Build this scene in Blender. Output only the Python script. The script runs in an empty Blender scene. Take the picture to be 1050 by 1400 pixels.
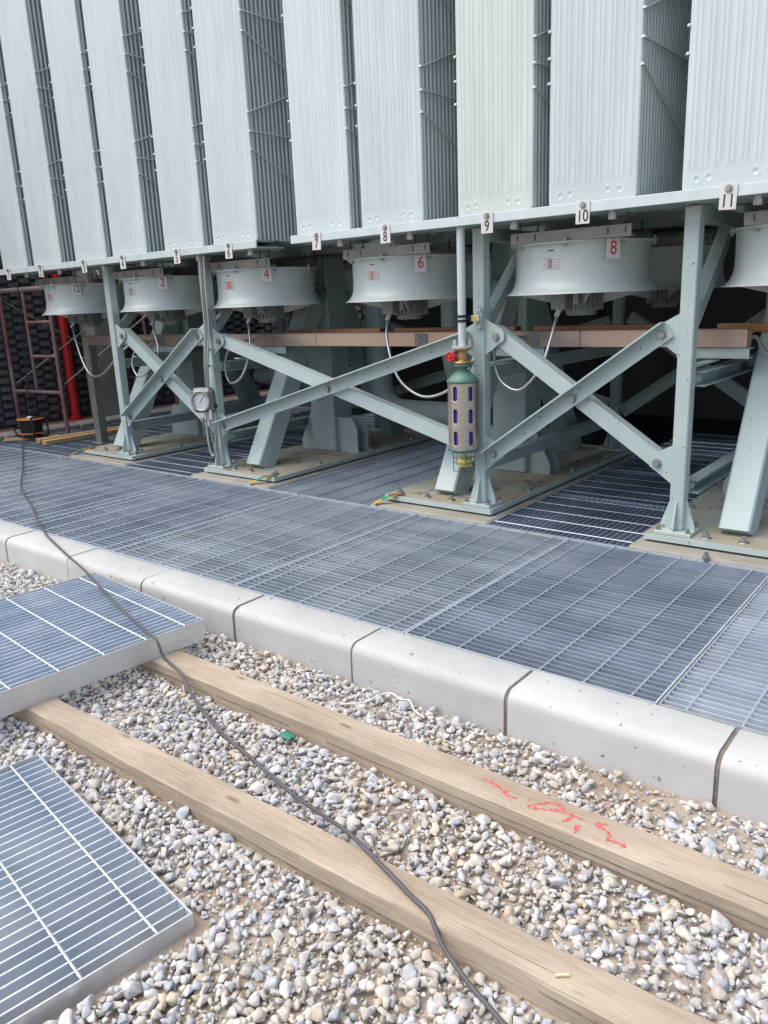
import bpy, bmesh, math, random
import numpy as np
from mathutils import Vector, Matrix, noise
random.seed(7); rng = np.random.default_rng(7)
scene = bpy.context.scene
COL = scene.collection

# ------------------------------------------------------------------ camera
cam = bpy.data.cameras.new('camera'); cam_o = bpy.data.objects.new('camera', cam); COL.objects.link(cam_o)
cam.sensor_fit = 'HORIZONTAL'; cam.sensor_width = 36.0; cam.lens = 36.0 * 1080.99 / 1050.0
cam.clip_start = 0.05; cam.clip_end = 1000
RIGHT = Vector((0.78246046, 0.62132367, -0.04138270)); UP = Vector((-0.13012841, 0.22814228, 0.96489258)); BACK = Vector((0.60895174, -0.74960523, 0.25936418))
M3 = Matrix((RIGHT, UP, BACK)).transposed()
cam_o.matrix_world = Matrix.Translation((0, 0, 1.45)) @ M3.to_4x4()
scene.camera = cam_o

# ------------------------------------------------------------------ light
SUN_EL, SUN_AZ = math.radians(62), math.radians(222)      # azimuth from +y towards +x
world = bpy.data.worlds.new('World'); scene.world = world; world.use_nodes = True
wn = world.node_tree.nodes; wl = world.node_tree.links
sky = wn.new('ShaderNodeTexSky'); sky.sky_type = 'NISHITA'; sky.sun_disc = False
sky.sun_elevation = SUN_EL; sky.sun_rotation = SUN_AZ
sky.air_density = 1.0; sky.dust_density = 3.5; sky.ozone_density = 1.0
wn['Background'].inputs['Strength'].default_value = 0.12
wl.new(sky.outputs[0], wn['Background'].inputs['Color'])
sun = bpy.data.lights.new('sun', 'SUN'); sun.energy = 1.5; sun.angle = math.radians(80); sun.color = (1.0, 0.97, 0.92)
sun_o = bpy.data.objects.new('sun', sun); COL.objects.link(sun_o)
sd = Vector((math.sin(SUN_AZ) * math.cos(SUN_EL), math.cos(SUN_AZ) * math.cos(SUN_EL), math.sin(SUN_EL)))
sun_o.rotation_euler = sd.to_track_quat('Z', 'Y').to_euler()
scene.view_settings.view_transform = 'Standard'; scene.view_settings.look = 'None'
scene.view_settings.exposure = 0.84; scene.view_settings.gamma = 1.0
scene.view_settings.use_curve_mapping = False

# ------------------------------------------------------------------ materials
def mat(name, c, rough=0.5, metal=0.0, c2=None, nscale=6.0, namt=0.5, bump=0.0, bscale=60.0, rand=0.0, spec=0.5, coords='Object', stretch=(1, 1, 1), detail=4):
    m = bpy.data.materials.new(name); m.use_nodes = True
    n = m.node_tree.nodes; l = m.node_tree.links; b = n['Principled BSDF']
    b.inputs['Roughness'].default_value = rough; b.inputs['Metallic'].default_value = metal
    b.inputs['Specular IOR Level'].default_value = spec
    tc = n.new('ShaderNodeTexCoord'); mp = n.new('ShaderNodeMapping'); mp.inputs['Scale'].default_value = stretch
    if coords == 'World':
        ge = n.new('ShaderNodeNewGeometry'); l.new(ge.outputs['Position'], mp.inputs[0])
    else: l.new(tc.outputs[coords], mp.inputs[0])
    out = None
    if c2 is not None:
        nz = n.new('ShaderNodeTexNoise'); nz.inputs['Scale'].default_value = nscale; nz.inputs['Detail'].default_value = detail
        l.new(mp.outputs[0], nz.inputs['Vector'])
        rp = n.new('ShaderNodeValToRGB'); rp.color_ramp.elements[0].position = 0.5 - namt / 2; rp.color_ramp.elements[1].position = 0.5 + namt / 2
        rp.color_ramp.elements[0].color = (*c, 1); rp.color_ramp.elements[1].color = (*c2, 1)
        l.new(nz.outputs['Fac'], rp.inputs[0]); out = rp.outputs[0]
        mr = n.new('ShaderNodeMapRange'); mr.inputs[3].default_value = max(0.05, rough - 0.08); mr.inputs[4].default_value = min(1, rough + 0.1)
        l.new(nz.outputs['Fac'], mr.inputs[0]); l.new(mr.outputs[0], b.inputs['Roughness'])
    if rand > 0:
        oi = n.new('ShaderNodeObjectInfo'); hs = n.new('ShaderNodeHueSaturation')
        mr2 = n.new('ShaderNodeMapRange'); mr2.inputs[3].default_value = 1 - rand; mr2.inputs[4].default_value = 1 + rand
        l.new(oi.outputs['Random'], mr2.inputs[0]); l.new(mr2.outputs[0], hs.inputs['Value'])
        if out: l.new(out, hs.inputs['Color'])
        else: hs.inputs['Color'].default_value = (*c, 1)
        out = hs.outputs[0]
    if out: l.new(out, b.inputs['Base Color'])
    else: b.inputs['Base Color'].default_value = (*c, 1)
    if bump > 0:
        nb = n.new('ShaderNodeTexNoise'); nb.inputs['Scale'].default_value = bscale; nb.inputs['Detail'].default_value = 5
        l.new(mp.outputs[0], nb.inputs['Vector'])
        bp = n.new('ShaderNodeBump'); bp.inputs['Strength'].default_value = bump; bp.inputs['Distance'].default_value = 0.01
        l.new(nb.outputs['Fac'], bp.inputs['Height']); l.new(bp.outputs[0], b.inputs['Normal'])
    return m

def add_chips(m, col=(0.10, 0.085, 0.07), scale=38, thr=0.70):
    n = m.node_tree.nodes; l = m.node_tree.links; b = n['Principled BSDF']
    src = b.inputs['Base Color'].links[0].from_socket
    ge = n.new('ShaderNodeNewGeometry'); nz = n.new('ShaderNodeTexNoise'); nz.inputs['Scale'].default_value = scale; nz.inputs['Detail'].default_value = 3
    l.new(ge.outputs['Position'], nz.inputs['Vector'])
    mr = n.new('ShaderNodeMapRange'); mr.inputs[1].default_value = thr; mr.inputs[2].default_value = thr + 0.02; l.new(nz.outputs['Fac'], mr.inputs[0])
    mx = n.new('ShaderNodeMix'); mx.data_type = 'RGBA'; mx.inputs[7].default_value = (*col, 1); l.new(mr.outputs[0], mx.inputs[0]); l.new(src, mx.inputs[6]); l.new(mx.outputs[2], b.inputs['Base Color'])
def wood_mat(name, ca, cb, ck):
    m = bpy.data.materials.new(name); m.use_nodes = True
    n = m.node_tree.nodes; l = m.node_tree.links; b = n['Principled BSDF']; b.inputs['Roughness'].default_value = 0.75
    b.inputs['Specular IOR Level'].default_value = 0.25
    tc = n.new('ShaderNodeTexCoord')
    def mapped(sc):
        mp = n.new('ShaderNodeMapping'); mp.inputs['Scale'].default_value = sc; l.new(tc.outputs['Object'], mp.inputs[0]); return mp.outputs[0]
    big = n.new('ShaderNodeTexNoise'); big.inputs['Scale'].default_value = 2.2; big.inputs['Detail'].default_value = 5; l.new(mapped((1, 3, 3)), big.inputs['Vector'])
    gr = n.new('ShaderNodeTexNoise'); gr.inputs['Scale'].default_value = 13; gr.inputs['Detail'].default_value = 10; gr.inputs['Roughness'].default_value = 0.65; gr.inputs['Distortion'].default_value = 0.6
    l.new(mapped((0.5, 8, 8)), gr.inputs['Vector'])
    r1 = n.new('ShaderNodeValToRGB'); r1.color_ramp.elements[0].color = (*ca, 1); r1.color_ramp.elements[1].color = (*cb, 1)
    r1.color_ramp.elements[0].position = 0.36; r1.color_ramp.elements[1].position = 0.64
    mx = n.new('ShaderNodeMix'); mx.data_type = 'FLOAT'; mx.inputs[0].default_value = 0.45
    l.new(big.outputs['Fac'], mx.inputs[2]); l.new(gr.outputs['Fac'], mx.inputs[3]); l.new(mx.outputs[0], r1.inputs[0])
    kn = n.new('ShaderNodeTexVoronoi'); kn.inputs['Scale'].default_value = 4.2; l.new(mapped((0.8, 2.6, 2.6)), kn.inputs['Vector'])
    kr = n.new('ShaderNodeValToRGB'); kr.color_ramp.elements[0].position = 0.06; kr.color_ramp.elements[1].position = 0.15
    kr.color_ramp.elements[0].color = (1, 1, 1, 1); kr.color_ramp.elements[1].color = (0, 0, 0, 1)
    l.new(kn.outputs['Distance'], kr.inputs[0])
    m2 = n.new('ShaderNodeMix'); m2.data_type = 'RGBA'; m2.inputs[7].default_value = (*ck, 1)
    mm = n.new('ShaderNodeMath'); mm.operation = 'MULTIPLY'; mm.inputs[1].default_value = 0.7
    l.new(kr.outputs[0], mm.inputs[0]); l.new(mm.outputs[0], m2.inputs[0]); l.new(r1.outputs[0], m2.inputs[6])
    l.new(m2.outputs[2], b.inputs['Base Color'])
    bp = n.new('ShaderNodeBump'); bp.inputs['Strength'].default_value = 0.5; bp.inputs['Distance'].default_value = 0.006
    l.new(gr.outputs['Fac'], bp.inputs['Height']); l.new(bp.outputs[0], b.inputs['Normal'])
    return m

M = {}
M['panel'] = mat('radiator_paint', (0.50, 0.58, 0.58), 0.42, c2=(0.62, 0.69, 0.685), nscale=9, rand=0.05, stretch=(1, 1, 0.12), bump=0.05, bscale=25)
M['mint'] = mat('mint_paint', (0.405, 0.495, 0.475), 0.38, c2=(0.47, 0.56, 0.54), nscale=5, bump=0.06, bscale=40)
M['mint_shade'] = mat('mint_paint_shaded', (0.29, 0.365, 0.36), 0.5, c2=(0.345, 0.425, 0.415), nscale=4, bump=0.08, bscale=40)  # darker copy of the mint paint, shade painted in for rear and covered parts
M['fan'] = mat('fan_paint', (0.49, 0.545, 0.53), 0.30, c2=(0.54, 0.59, 0.57), nscale=3, rand=0.03)
M['plate_top'] = mat('dusty_base_plate', (0.33, 0.37, 0.33), 0.75, c2=(0.34, 0.29, 0.21), nscale=3.0, namt=0.3, bump=0.1, bscale=60)
M['galv'] = mat('galvanised_steel', (0.29, 0.355, 0.45), 0.45, metal=0.6, c2=(0.52, 0.59, 0.68), nscale=2.2, namt=0.5, rand=0.12, bump=0.05, bscale=60, coords='World')  # blue tint and lighter zones put the sky's reflection into the bar colour
M['galv_new'] = mat('fresh_galvanised_steel', (0.54, 0.63, 0.74), 0.42, metal=0.55, c2=(0.78, 0.83, 0.88), nscale=5, namt=0.7, rand=0.08, bump=0.08, bscale=40, coords='World')  # bluish base carries reflected sky as well
M['rod'] = mat('twisted_rod_zinc', (0.52, 0.57, 0.63), 0.5, metal=0.35, c2=(0.66, 0.71, 0.75), nscale=8)
M['galv_flat'] = mat('galvanised_band', (0.60, 0.63, 0.64), 0.38, metal=0.6, c2=(0.74, 0.76, 0.76), nscale=9, namt=0.6, bump=0.05, bscale=30)
M['bracket'] = mat('zinc_bracket', (0.24, 0.25, 0.235), 0.5, metal=0.4, c2=(0.33, 0.33, 0.30), nscale=8)
M['steel'] = mat('bolt_steel', (0.42, 0.43, 0.42), 0.4, metal=0.7, c2=(0.30, 0.30, 0.28), nscale=40)
M['stainless'] = mat('brushed_stainless', (0.48, 0.42, 0.36), 0.34, metal=0.75, c2=(0.58, 0.52, 0.45), nscale=6, stretch=(1, 1, 14))
M['tray'] = mat('cable_tray_steel', (0.44, 0.39, 0.35), 0.33, metal=0.7, c2=(0.58, 0.39, 0.30), nscale=1.1, namt=0.45)
M['copper'] = mat('copper_strip', (0.42, 0.20, 0.10), 0.45, metal=0.5, c2=(0.30, 0.15, 0.08), nscale=3)
M['conduit'] = mat('metal_hose', (0.55, 0.56, 0.56), 0.35, metal=0.8, c2=(0.42, 0.43, 0.43), nscale=90)
M['motor'] = mat('motor_grey', (0.20, 0.22, 0.21), 0.5, c2=(0.27, 0.29, 0.28), nscale=10)
M['dark'] = mat('dark_steel', (0.05, 0.055, 0.06), 0.6, c2=(0.08, 0.08, 0.08), nscale=5)
M['grey_post'] = mat('weathered_steel_post', (0.17, 0.17, 0.155), 0.5, metal=0.3, c2=(0.28, 0.28, 0.26), nscale=7, stretch=(1, 1, 0.3))
M['concrete'] = mat('kerb_concrete', (0.425, 0.43, 0.415), 0.85, c2=(0.565, 0.57, 0.555), nscale=3.2, namt=0.6, bump=0.14, bscale=110, rand=0.05, detail=10)
M['pad'] = mat('pad_concrete', (0.27, 0.255, 0.21), 0.9, c2=(0.37, 0.35, 0.30), nscale=5, bump=0.3, bscale=80)
M['mortar'] = mat('joint_mortar', (0.15, 0.125, 0.10), 0.95, c2=(0.27, 0.23, 0.19), nscale=30, bump=0.5, bscale=150)
M['pit'] = mat('pit_concrete', (0.06, 0.065, 0.07), 0.9, c2=(0.10, 0.10, 0.10), nscale=2)
M['soil'] = mat('sandy_soil', (0.30, 0.225, 0.16), 0.95, c2=(0.47, 0.42, 0.355), nscale=2.4, namt=0.5, bump=0.9, bscale=70, coords='Object', detail=9)
M['earth'] = mat('packed_earth', (0.25, 0.21, 0.16), 0.95, c2=(0.36, 0.31, 0.25), nscale=0.6, bump=0.6, bscale=20)
M['wood'] = wood_mat('old_timber', (0.31, 0.24, 0.175), (0.52, 0.43, 0.33), (0.15, 0.10, 0.065))
M['wood_new'] = wood_mat('fresh_plank', (0.42, 0.27, 0.13), (0.55, 0.38, 0.20), (0.25, 0.14, 0.06))
M['redpaint'] = mat('red_marker_paint', (0.55, 0.06, 0.065), 0.8, c2=(0.50, 0.25, 0.20), nscale=70, namt=0.3)
M['rubber'] = mat('grey_rubber_cable', (0.075, 0.072, 0.08), 0.55, c2=(0.11, 0.10, 0.105), nscale=15)
M['black'] = mat('black_rubber', (0.015, 0.015, 0.017), 0.6)
M['white'] = mat('white_plate', (0.72, 0.70, 0.68), 0.45, c2=(0.64, 0.61, 0.60), nscale=9)
M['numblack'] = mat('black_print', (0.02, 0.02, 0.02), 0.6)
M['numred'] = mat('red_print', (0.50, 0.03, 0.02), 0.6)
M['sticker'] = mat('sticker_silver', (0.55, 0.54, 0.53), 0.4, metal=0.2)
M['stickergrey'] = mat('sticker_print', (0.25, 0.24, 0.25), 0.6)
M['stickerred'] = mat('sticker_red_print', (0.52, 0.20, 0.18), 0.6)
M['orange'] = mat('orange_lacquer', (0.65, 0.25, 0.06), 0.45, c2=(0.50, 0.18, 0.05), nscale=9)
M['red'] = mat('red_enamel', (0.60, 0.012, 0.012), 0.35, c2=(0.45, 0.012, 0.012), nscale=4)
M['scaffold'] = mat('worn_red_scaffold', (0.20, 0.062, 0.055), 0.6, c2=(0.24, 0.17, 0.14), nscale=3.5, namt=0.3, bump=0.3, bscale=40)
M['scafgrey'] = mat('muddy_scaffold_tube', (0.24, 0.21, 0.18), 0.8, c2=(0.16, 0.12, 0.10), nscale=14)
M['wall'] = mat('charcoal_block', (0.085, 0.083, 0.095), 0.85, c2=(0.125, 0.12, 0.135), nscale=8, rand=0.14, bump=0.1, bscale=70)
M['backdrop'] = mat('backdrop_shade_black', (0.018, 0.019, 0.021), 0.7, c2=(0.026, 0.027, 0.03), nscale=2)  # near-black: the deep shade behind the bank is put into the colour
add_chips(M['mint']); add_chips(M['concrete'], (0.27, 0.25, 0.22), 24, 0.69); add_chips(M['plate_top'], (0.22, 0.17, 0.12), 9, 0.62)
M['redstrip'] = mat('dark_red_paving', (0.17, 0.055, 0.055), 0.85, c2=(0.25, 0.12, 0.11), nscale=4)
M['pillar'] = mat('rough_grey_concrete', (0.21, 0.21, 0.20), 0.9, c2=(0.30, 0.30, 0.285), nscale=6, bump=0.5, bscale=30, stretch=(1, 1, 0.5))
M['green'] = mat('hammer_green_enamel', (0.08, 0.18, 0.14), 0.4, c2=(0.10, 0.21, 0.165), nscale=10)
M['violet'] = mat('violet_silica_gel', (0.055, 0.03, 0.24), 0.35, c2=(0.10, 0.05, 0.34), nscale=120)
M['brass'] = mat('brass', (0.50, 0.33, 0.14), 0.4, metal=0.7, c2=(0.35, 0.22, 0.09), nscale=20)
M['bulbred'] = mat('red_handwheel_paint', (0.55, 0.03, 0.03), 0.4)
M['strapy'] = mat('earth_strap_yellow', (0.75, 0.40, 0.03), 0.5)
M['strapg'] = mat('earth_strap_green', (0.03, 0.33, 0.16), 0.5)
M['dial'] = mat('dial_face', (0.62, 0.62, 0.60), 0.3)
M['bluegrey'] = mat('tape_yellow', (0.75, 0.55, 0.05), 0.5)
M['plastic_green'] = mat('green_scrap', (0.03, 0.22, 0.14), 0.5)
M['string'] = mat('white_string', (0.70, 0.67, 0.62), 0.8)
M['chip'] = mat('pale_wood_chip', (0.72, 0.60, 0.36), 0.8)
mg = bpy.data.materials.new('clear_plastic'); mg.use_nodes = True
_b = mg.node_tree.nodes['Principled BSDF']; _b.inputs['Base Color'].default_value = (0.95, 0.95, 0.9, 1); _b.inputs['Transmission Weight'].default_value = 0.9; _b.inputs['Roughness'].default_value = 0.08; _b.inputs['IOR'].default_value = 1.04
M['glass'] = mg
my = bpy.data.materials.new('yellow_oil'); my.use_nodes = True
_b = my.node_tree.nodes['Principled BSDF']; _b.inputs['Base Color'].default_value = (0.75, 0.62, 0.03, 1); _b.inputs['Transmission Weight'].default_value = 0.25; _b.inputs['Roughness'].default_value = 0.15
M['oil'] = my
ms = bpy.data.materials.new('crushed_limestone'); ms.use_nodes = True
n = ms.node_tree.nodes; l = ms.node_tree.links; b = n['Principled BSDF']; b.inputs['Roughness'].default_value = 0.85; b.inputs['Specular IOR Level'].default_value = 0.3
at = n.new('ShaderNodeAttribute'); at.attribute_name = 'tint'
nz = n.new('ShaderNodeTexNoise'); nz.inputs['Scale'].default_value = 55; nz.inputs['Detail'].default_value = 6
tc = n.new('ShaderNodeTexCoord'); l.new(tc.outputs['Object'], nz.inputs['Vector'])
mr = n.new('ShaderNodeMapRange'); mr.inputs[1].default_value = 0.3; mr.inputs[2].default_value = 0.7; mr.inputs[3].default_value = 0.78; mr.inputs[4].default_value = 1.16; l.new(nz.outputs['Fac'], mr.inputs[0])
hs = n.new('ShaderNodeHueSaturation'); l.new(at.outputs['Color'], hs.inputs['Color']); l.new(mr.outputs[0], hs.inputs['Value']); l.new(hs.outputs[0], b.inputs['Base Color'])
bp = n.new('ShaderNodeBump'); bp.inputs['Strength'].default_value = 0.35; bp.inputs['Distance'].default_value = 0.004; l.new(nz.outputs['Fac'], bp.inputs['Height']); l.new(bp.outputs[0], b.inputs['Normal'])
M['stone'] = ms

# ------------------------------------------------------------------ mesh helpers
class MB:
    def __init__(s): s.v = []; s.f = []; s.sm = []
    def add(s, vs, fs, smooth=False):
        o = len(s.v); s.v += [tuple(v) for v in vs]
        for f in fs: s.f.append([i + o for i in f]); s.sm.append(smooth)
        return s
    def box(s, c, d, rot=None):
        x, y, z = d[0] / 2, d[1] / 2, d[2] / 2
        vs = [Vector((a, b_, e)) for e in (-z, z) for b_ in (-y, y) for a in (-x, x)]
        if rot is not None: vs = [rot @ v for v in vs]
        vs = [v + Vector(c) for v in vs]
        return s.add(vs, [(0, 2, 3, 1), (4, 5, 7, 6), (0, 1, 5, 4), (2, 6, 7, 3), (0, 4, 6, 2), (1, 3, 7, 5)])
    def bbox(s, c, d, b=0.003, rot=None):           # box with chamfered edges
        bm = bmesh.new(); bmesh.ops.create_cube(bm, size=1.0)
        for v in bm.verts: v.co = Vector((v.co.x * d[0], v.co.y * d[1], v.co.z * d[2]))
        bmesh.ops.bevel(bm, geom=bm.edges[:], offset=b, segments=1, affect='EDGES')
        bm.verts.index_update()
        vs = [v.co.copy() for v in bm.verts]
        if rot is not None: vs = [rot @ v for v in vs]
        s.add([v + Vector(c) for v in vs], [[v.index for v in f.verts] for f in bm.faces]); bm.free(); return s
    def prism(s, prof, p0, p1, up=(0, 0, 1)):       # profile (u,v) swept straight from p0 to p1; v follows up, u = dir x up
        p0, p1 = Vector(p0), Vector(p1); d = (p1 - p0).normalized(); u = d.cross(Vector(up)).normalized(); w = u.cross(d)
        k = len(prof)
        vs = [p + u * a + w * b_ for p in (p0, p1) for a, b_ in prof]
        fs = [(i, (i + 1) % k, k + (i + 1) % k, k + i) for i in range(k)]
        fs += [tuple(range(k - 1, -1, -1)), tuple(range(k, 2 * k))]
        return s.add(vs, fs)
    def beam(s, p0, p1, w, h, up=(0, 0, 1)):
        return s.prism([(-w / 2, -h / 2), (w / 2, -h / 2), (w / 2, h / 2), (-w / 2, h / 2)], p0, p1, up)
    def tube(s, pts, r, k=10, cap=True, smooth=True):
        pts = [Vector(p) for p in pts]; rr = r if isinstance(r, (list, tuple)) else [r] * len(pts)
        rings = []; prev = None
        for i, p in enumerate(pts):
            t = (pts[min(i + 1, len(pts) - 1)] - pts[max(i - 1, 0)]).normalized()
            if prev is None:
                a = Vector((0, 0, 1)) if abs(t.z) < 0.9 else Vector((1, 0, 0)); u = t.cross(a).normalized()
            else: u = (prev - t * prev.dot(t)).normalized()
            prev = u; w = t.cross(u)
            rings.append([p + (u * math.cos(2 * math.pi * j / k) + w * math.sin(2 * math.pi * j / k)) * rr[i] for j in range(k)])
        vs = [v for r_ in rings for v in r_]; fs = []
        for i in range(len(pts) - 1):
            for j in range(k): fs.append((i * k + j, i * k + (j + 1) % k, (i + 1) * k + (j + 1) % k, (i + 1) * k + j))
        s.add(vs, fs, smooth)
        if cap:
            s.add(rings[0], [tuple(range(k - 1, -1, -1))]); s.add(rings[-1], [tuple(range(k))])
        return s
    def cyl(s, p0, p1, r, k=16): return s.tube([p0, p1], r, k)
    def lathe(s, c, prof, k=48, smooth=True, axis='Z'):   # prof: list of (r,z)
        vs = []; fs = []; c = Vector(c)
        for r, z in prof:
            for j in range(k):
                a = 2 * math.pi * j / k
                p = (r * math.cos(a), r * math.sin(a), z) if axis == 'Z' else (r * math.cos(a), -z, r * math.sin(a))
                vs.append(c + Vector(p))
        for i in range(len(prof) - 1):
            for j in range(k): fs.append((i * k + j, i * k + (j + 1) % k, (i + 1) * k + (j + 1) % k, (i + 1) * k + j))
        return s.add(vs, fs, smooth)
    def hexa(s, c, r, h, axis=(0, -1, 0)):
        a = Vector(axis).normalized(); c = Vector(c)
        return s.tube([c, c + a * h], r, 6, True, False)
    def mesh(s, name, m):
        me = bpy.data.meshes.new(name); me.from_pydata(s.v, [], s.f); me.materials.append(m)
        me.polygons.foreach_set('use_smooth', s.sm); me.update(); return me
    def build(s, name, m, parent=None):
        return link(name, s.mesh(name, m), parent)

def link(name, me, parent=None, loc=None, rz=None):
    o = bpy.data.objects.new(name, me); COL.objects.link(o)
    if parent is not None: o.parent = parent
    if loc is not None: o.location = loc
    if rz is not None: o.rotation_euler = (0, 0, rz)
    return o
def tag(o, label=None, cat=None, group=None, kind=None):
    if label: o['label'] = label
    if cat: o['category'] = cat
    if group: o['group'] = group
    if kind: o['kind'] = kind
    return o
def empty(name, loc=(0, 0, 0), rz=0.0):
    o = bpy.data.objects.new(name, None); COL.objects.link(o); o.location = loc; o.rotation_euler = (0, 0, rz); o.empty_display_size = 0.1
    return o
NUM = {str(i): w for i, w in enumerate('zero one two three four five six seven eight nine ten eleven twelve'.split())}
def kids(root, parts):
    return [link(nm, me, root, loc) for nm, me, loc in parts]
def text_mesh(txt, size, m, name='numeral'):
    cu = bpy.data.curves.new(name, 'FONT'); cu.body = txt; cu.size = size; cu.align_x = 'CENTER'; cu.align_y = 'CENTER'; cu.extrude = 0.0012
    cu.offset = 0.0
    o = bpy.data.objects.new('tmp', cu); COL.objects.link(o)
    dg = bpy.context.evaluated_depsgraph_get(); me = bpy.data.meshes.new_from_object(o.evaluated_get(dg)); me.name = name
    bpy.data.objects.remove(o); bpy.data.curves.remove(cu)
    me.materials.clear(); me.materials.append(m); return me
def smooth_path(pts, n=8):
    P = [Vector(p) for p in pts]; P = [2 * P[0] - P[1]] + P + [2 * P[-1] - P[-2]]; out = []
    for i in range(1, len(P) - 2):
        a, b_, c, d = P[i - 1], P[i], P[i + 1], P[i + 2]
        for k in range(n):
            t = k / n
            out.append(0.5 * ((2 * b_) + (c - a) * t + (2 * a - 5 * b_ + 4 * c - d) * t * t + (3 * b_ - a - 3 * c + d) * t ** 3))
    out.append(P[-2]); return out
def R3(ax, deg): return Matrix.Rotation(math.radians(deg), 3, ax)

# ================================================================== SETTING
GZ = -0.198                                              # level of the soil under the stones
far = MB().add([(-200, -200, -0.70), (200, -200, -0.70), (200, 200, -0.70), (-200, 200, -0.70)], [(0, 1, 2, 3)]).build('ground', M['earth'])
tag(far, kind='structure')
pit = MB().add([(-9.5, 2.4, -0.62), (3, 2.4, -0.62), (3, 9.3, -0.62), (-9.5, 9.3, -0.62)], [(0, 1, 2, 3)]).build('pit_floor', M['pit'])
tag(pit, kind='structure')
# soil bed in front of the kerb, gently uneven
g = MB(); nx, ny = 130, 50; X0, X1, Y0, Y1 = -9.0, 2.5, -1.2, 2.40
vs = []
for j in range(ny + 1):
    for i in range(nx + 1):
        x = X0 + (X1 - X0) * i / nx; y = Y0 + (Y1 - Y0) * j / ny
        vs.append((x, y, GZ + 0.015 + 0.008 * noise.noise((x * 2.2, y * 2.2, 0)) + 0.006 * noise.noise((x * 9, y * 9, 3))))
g.add(vs, [(j * (nx + 1) + i, j * (nx + 1) + i + 1, (j + 1) * (nx + 1) + i + 1, (j + 1) * (nx + 1) + i) for j in range(ny) for i in range(nx)], True)
soil = g.build('soil_bed', M['soil']); tag(soil, kind='structure')

# kerb of single cast stones with rounded front edge
kerb = empty('kerb', (0, 2.36, 0)); tag(kerb, kind='structure')
KL = 0.772; KX0 = -0.598
def kerb_stone(L):
    prof = [(0.0, -0.5), (0.006, -0.07)]
    for a in range(0, 91, 15):
        t = math.radians(a); prof.append((0.052 - 0.045 * math.cos(t), -0.045 + 0.045 * math.sin(t)))
    prof += [(0.222, 0.002), (0.232, -0.006), (0.234, -0.5)]
    m_ = MB(); k = len(prof); N = 14; vs = []; fs = []
    for i in range(N + 1):
        x = -L / 2 + L * i / N
        for (y, z) in prof:
            e = 0.0015 * noise.noise((x * 7, y * 20, z * 20)); vs.append((x, y + e, z + e))
    for i in range(N):
        for j in range(k - 1): fs.append((i * k + j, (i + 1) * k + j, (i + 1) * k + j + 1, i * k + j + 1))
    m_.add(vs, fs, True); m_.add([vs[j] for j in range(k)], [tuple(range(k))]); m_.add([vs[N * k + j] for j in range(k)], [tuple(range(k - 1, -1, -1))])
    return m_.mesh('kerb_stone', M['concrete'])
ks = kerb_stone(KL - 0.016)
def joint(w):
    pr = [(0.008, -0.49), (0.010, -0.07)] + [(0.056 - 0.045 * math.cos(math.radians(a_)), -0.049 + 0.045 * math.sin(math.radians(a_))) for a_ in range(0, 91, 15)] + [(0.224, -0.004), (0.228, -0.49)]
    return MB().prism([(-y, z) for y, z in pr], (-w / 2, 0, 0), (w / 2, 0, 0)).mesh('mortar_joint', M['mortar'])
jm = joint(0.020); jw = joint(0.030)
for i in range(-4, 12):
    x = KX0 - KL * i
    o = link('kerb_stone', ks, kerb, (x - KL / 2, random.uniform(-0.004, 0.004), random.uniform(-0.003, 0.003)), random.uniform(-0.004, 0.004))
    link('mortar_joint', jw if i == 0 else jm, kerb, (x, 0, 0))

# crushed stone
def stone_variant(npts, bev):
    bm = bmesh.new()
    for _ in range(npts):
        v = Vector((random.gauss(0, 1), random.gauss(0, 1), random.gauss(0, 1))).normalized() * random.uniform(0.72, 1.0)
        bm.verts.new((v.x * 0.5, v.y * 0.40, v.z * 0.32))
    r = bmesh.ops.convex_hull(bm, input=bm.verts[:])
    bmesh.ops.delete(bm, geom=[e for e in r['geom_interior'] if isinstance(e, bmesh.types.BMVert)], context='VERTS')
    if bev: bmesh.ops.bevel(bm, geom=bm.edges[:], offset=0.022, segments=1, affect='EDGES', clamp_overlap=True)
    bmesh.ops.triangulate(bm, faces=bm.faces[:])
    bm.verts.index_update()
    V = np.array([v.co[:] for v in bm.verts]); F = np.array([[v.index for v in f.verts] for f in bm.faces]); bm.free(); return V, F
near_var = [stone_variant(random.randint(9, 14), True) for _ in range(26)]
far_var = [stone_variant(random.randint(10, 13), False) for _ in range(20)]
TA = dict(y=1.957, a=math.radians(-0.55), w=0.142); TB = dict(y=1.412, a=math.radians(0.75), w=0.122)
def timber_y(T, x): return T['y'] + math.tan(T['a']) * (x + 1.3)
LG_C, LG_R = (-1.563, 1.032), math.radians(-8.6)         # near-right corner of the loose grating on the stones
def in_loose(x, y):
    dx, dy = x - LG_C[0], y - LG_C[1]; c, s_ = math.cos(-LG_R), math.sin(-LG_R)
    u, v = dx * c - dy * s_, dx * s_ + dy * c
    return -1.17 < u < 0.03 and -1.65 < v < 0.03
PATCH = [(-1.62, 1.79, 0.10, 0.04), (-2.35, 1.83, 0.12, 0.04), (-0.85, 2.27, 0.34, 0.09), (-1.05, 1.72, 0.16, 0.08), (-0.55, 1.62, 0.16, 0.10), (-1.55, 1.2, 0.08, 0.05), (-1.45, 1.75, 0.22, 0.07), (-0.45, 2.2, 0.2, 0.06), (-2.0, 2.2, 0.2, 0.06), (-3.6, 2.3, 0.25, 0.04), (-1.0, 1.18, 0.08, 0.05)]
def bare(x, y):
    v = max(math.exp(-((x - a) / c) ** 2 - ((y - b_) / d) ** 2) for a, b_, c, d in PATCH)
    k_ = math.exp(-((x + 0.80) / 0.45) ** 2 - ((y - 2.27) / 0.085) ** 2)
    return k_ * 0.42 + v * 0.36 + 0.36 * max(0.0, noise.noise((x * 3.1, y * 3.1, 5.0)) - 0.2)
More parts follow.
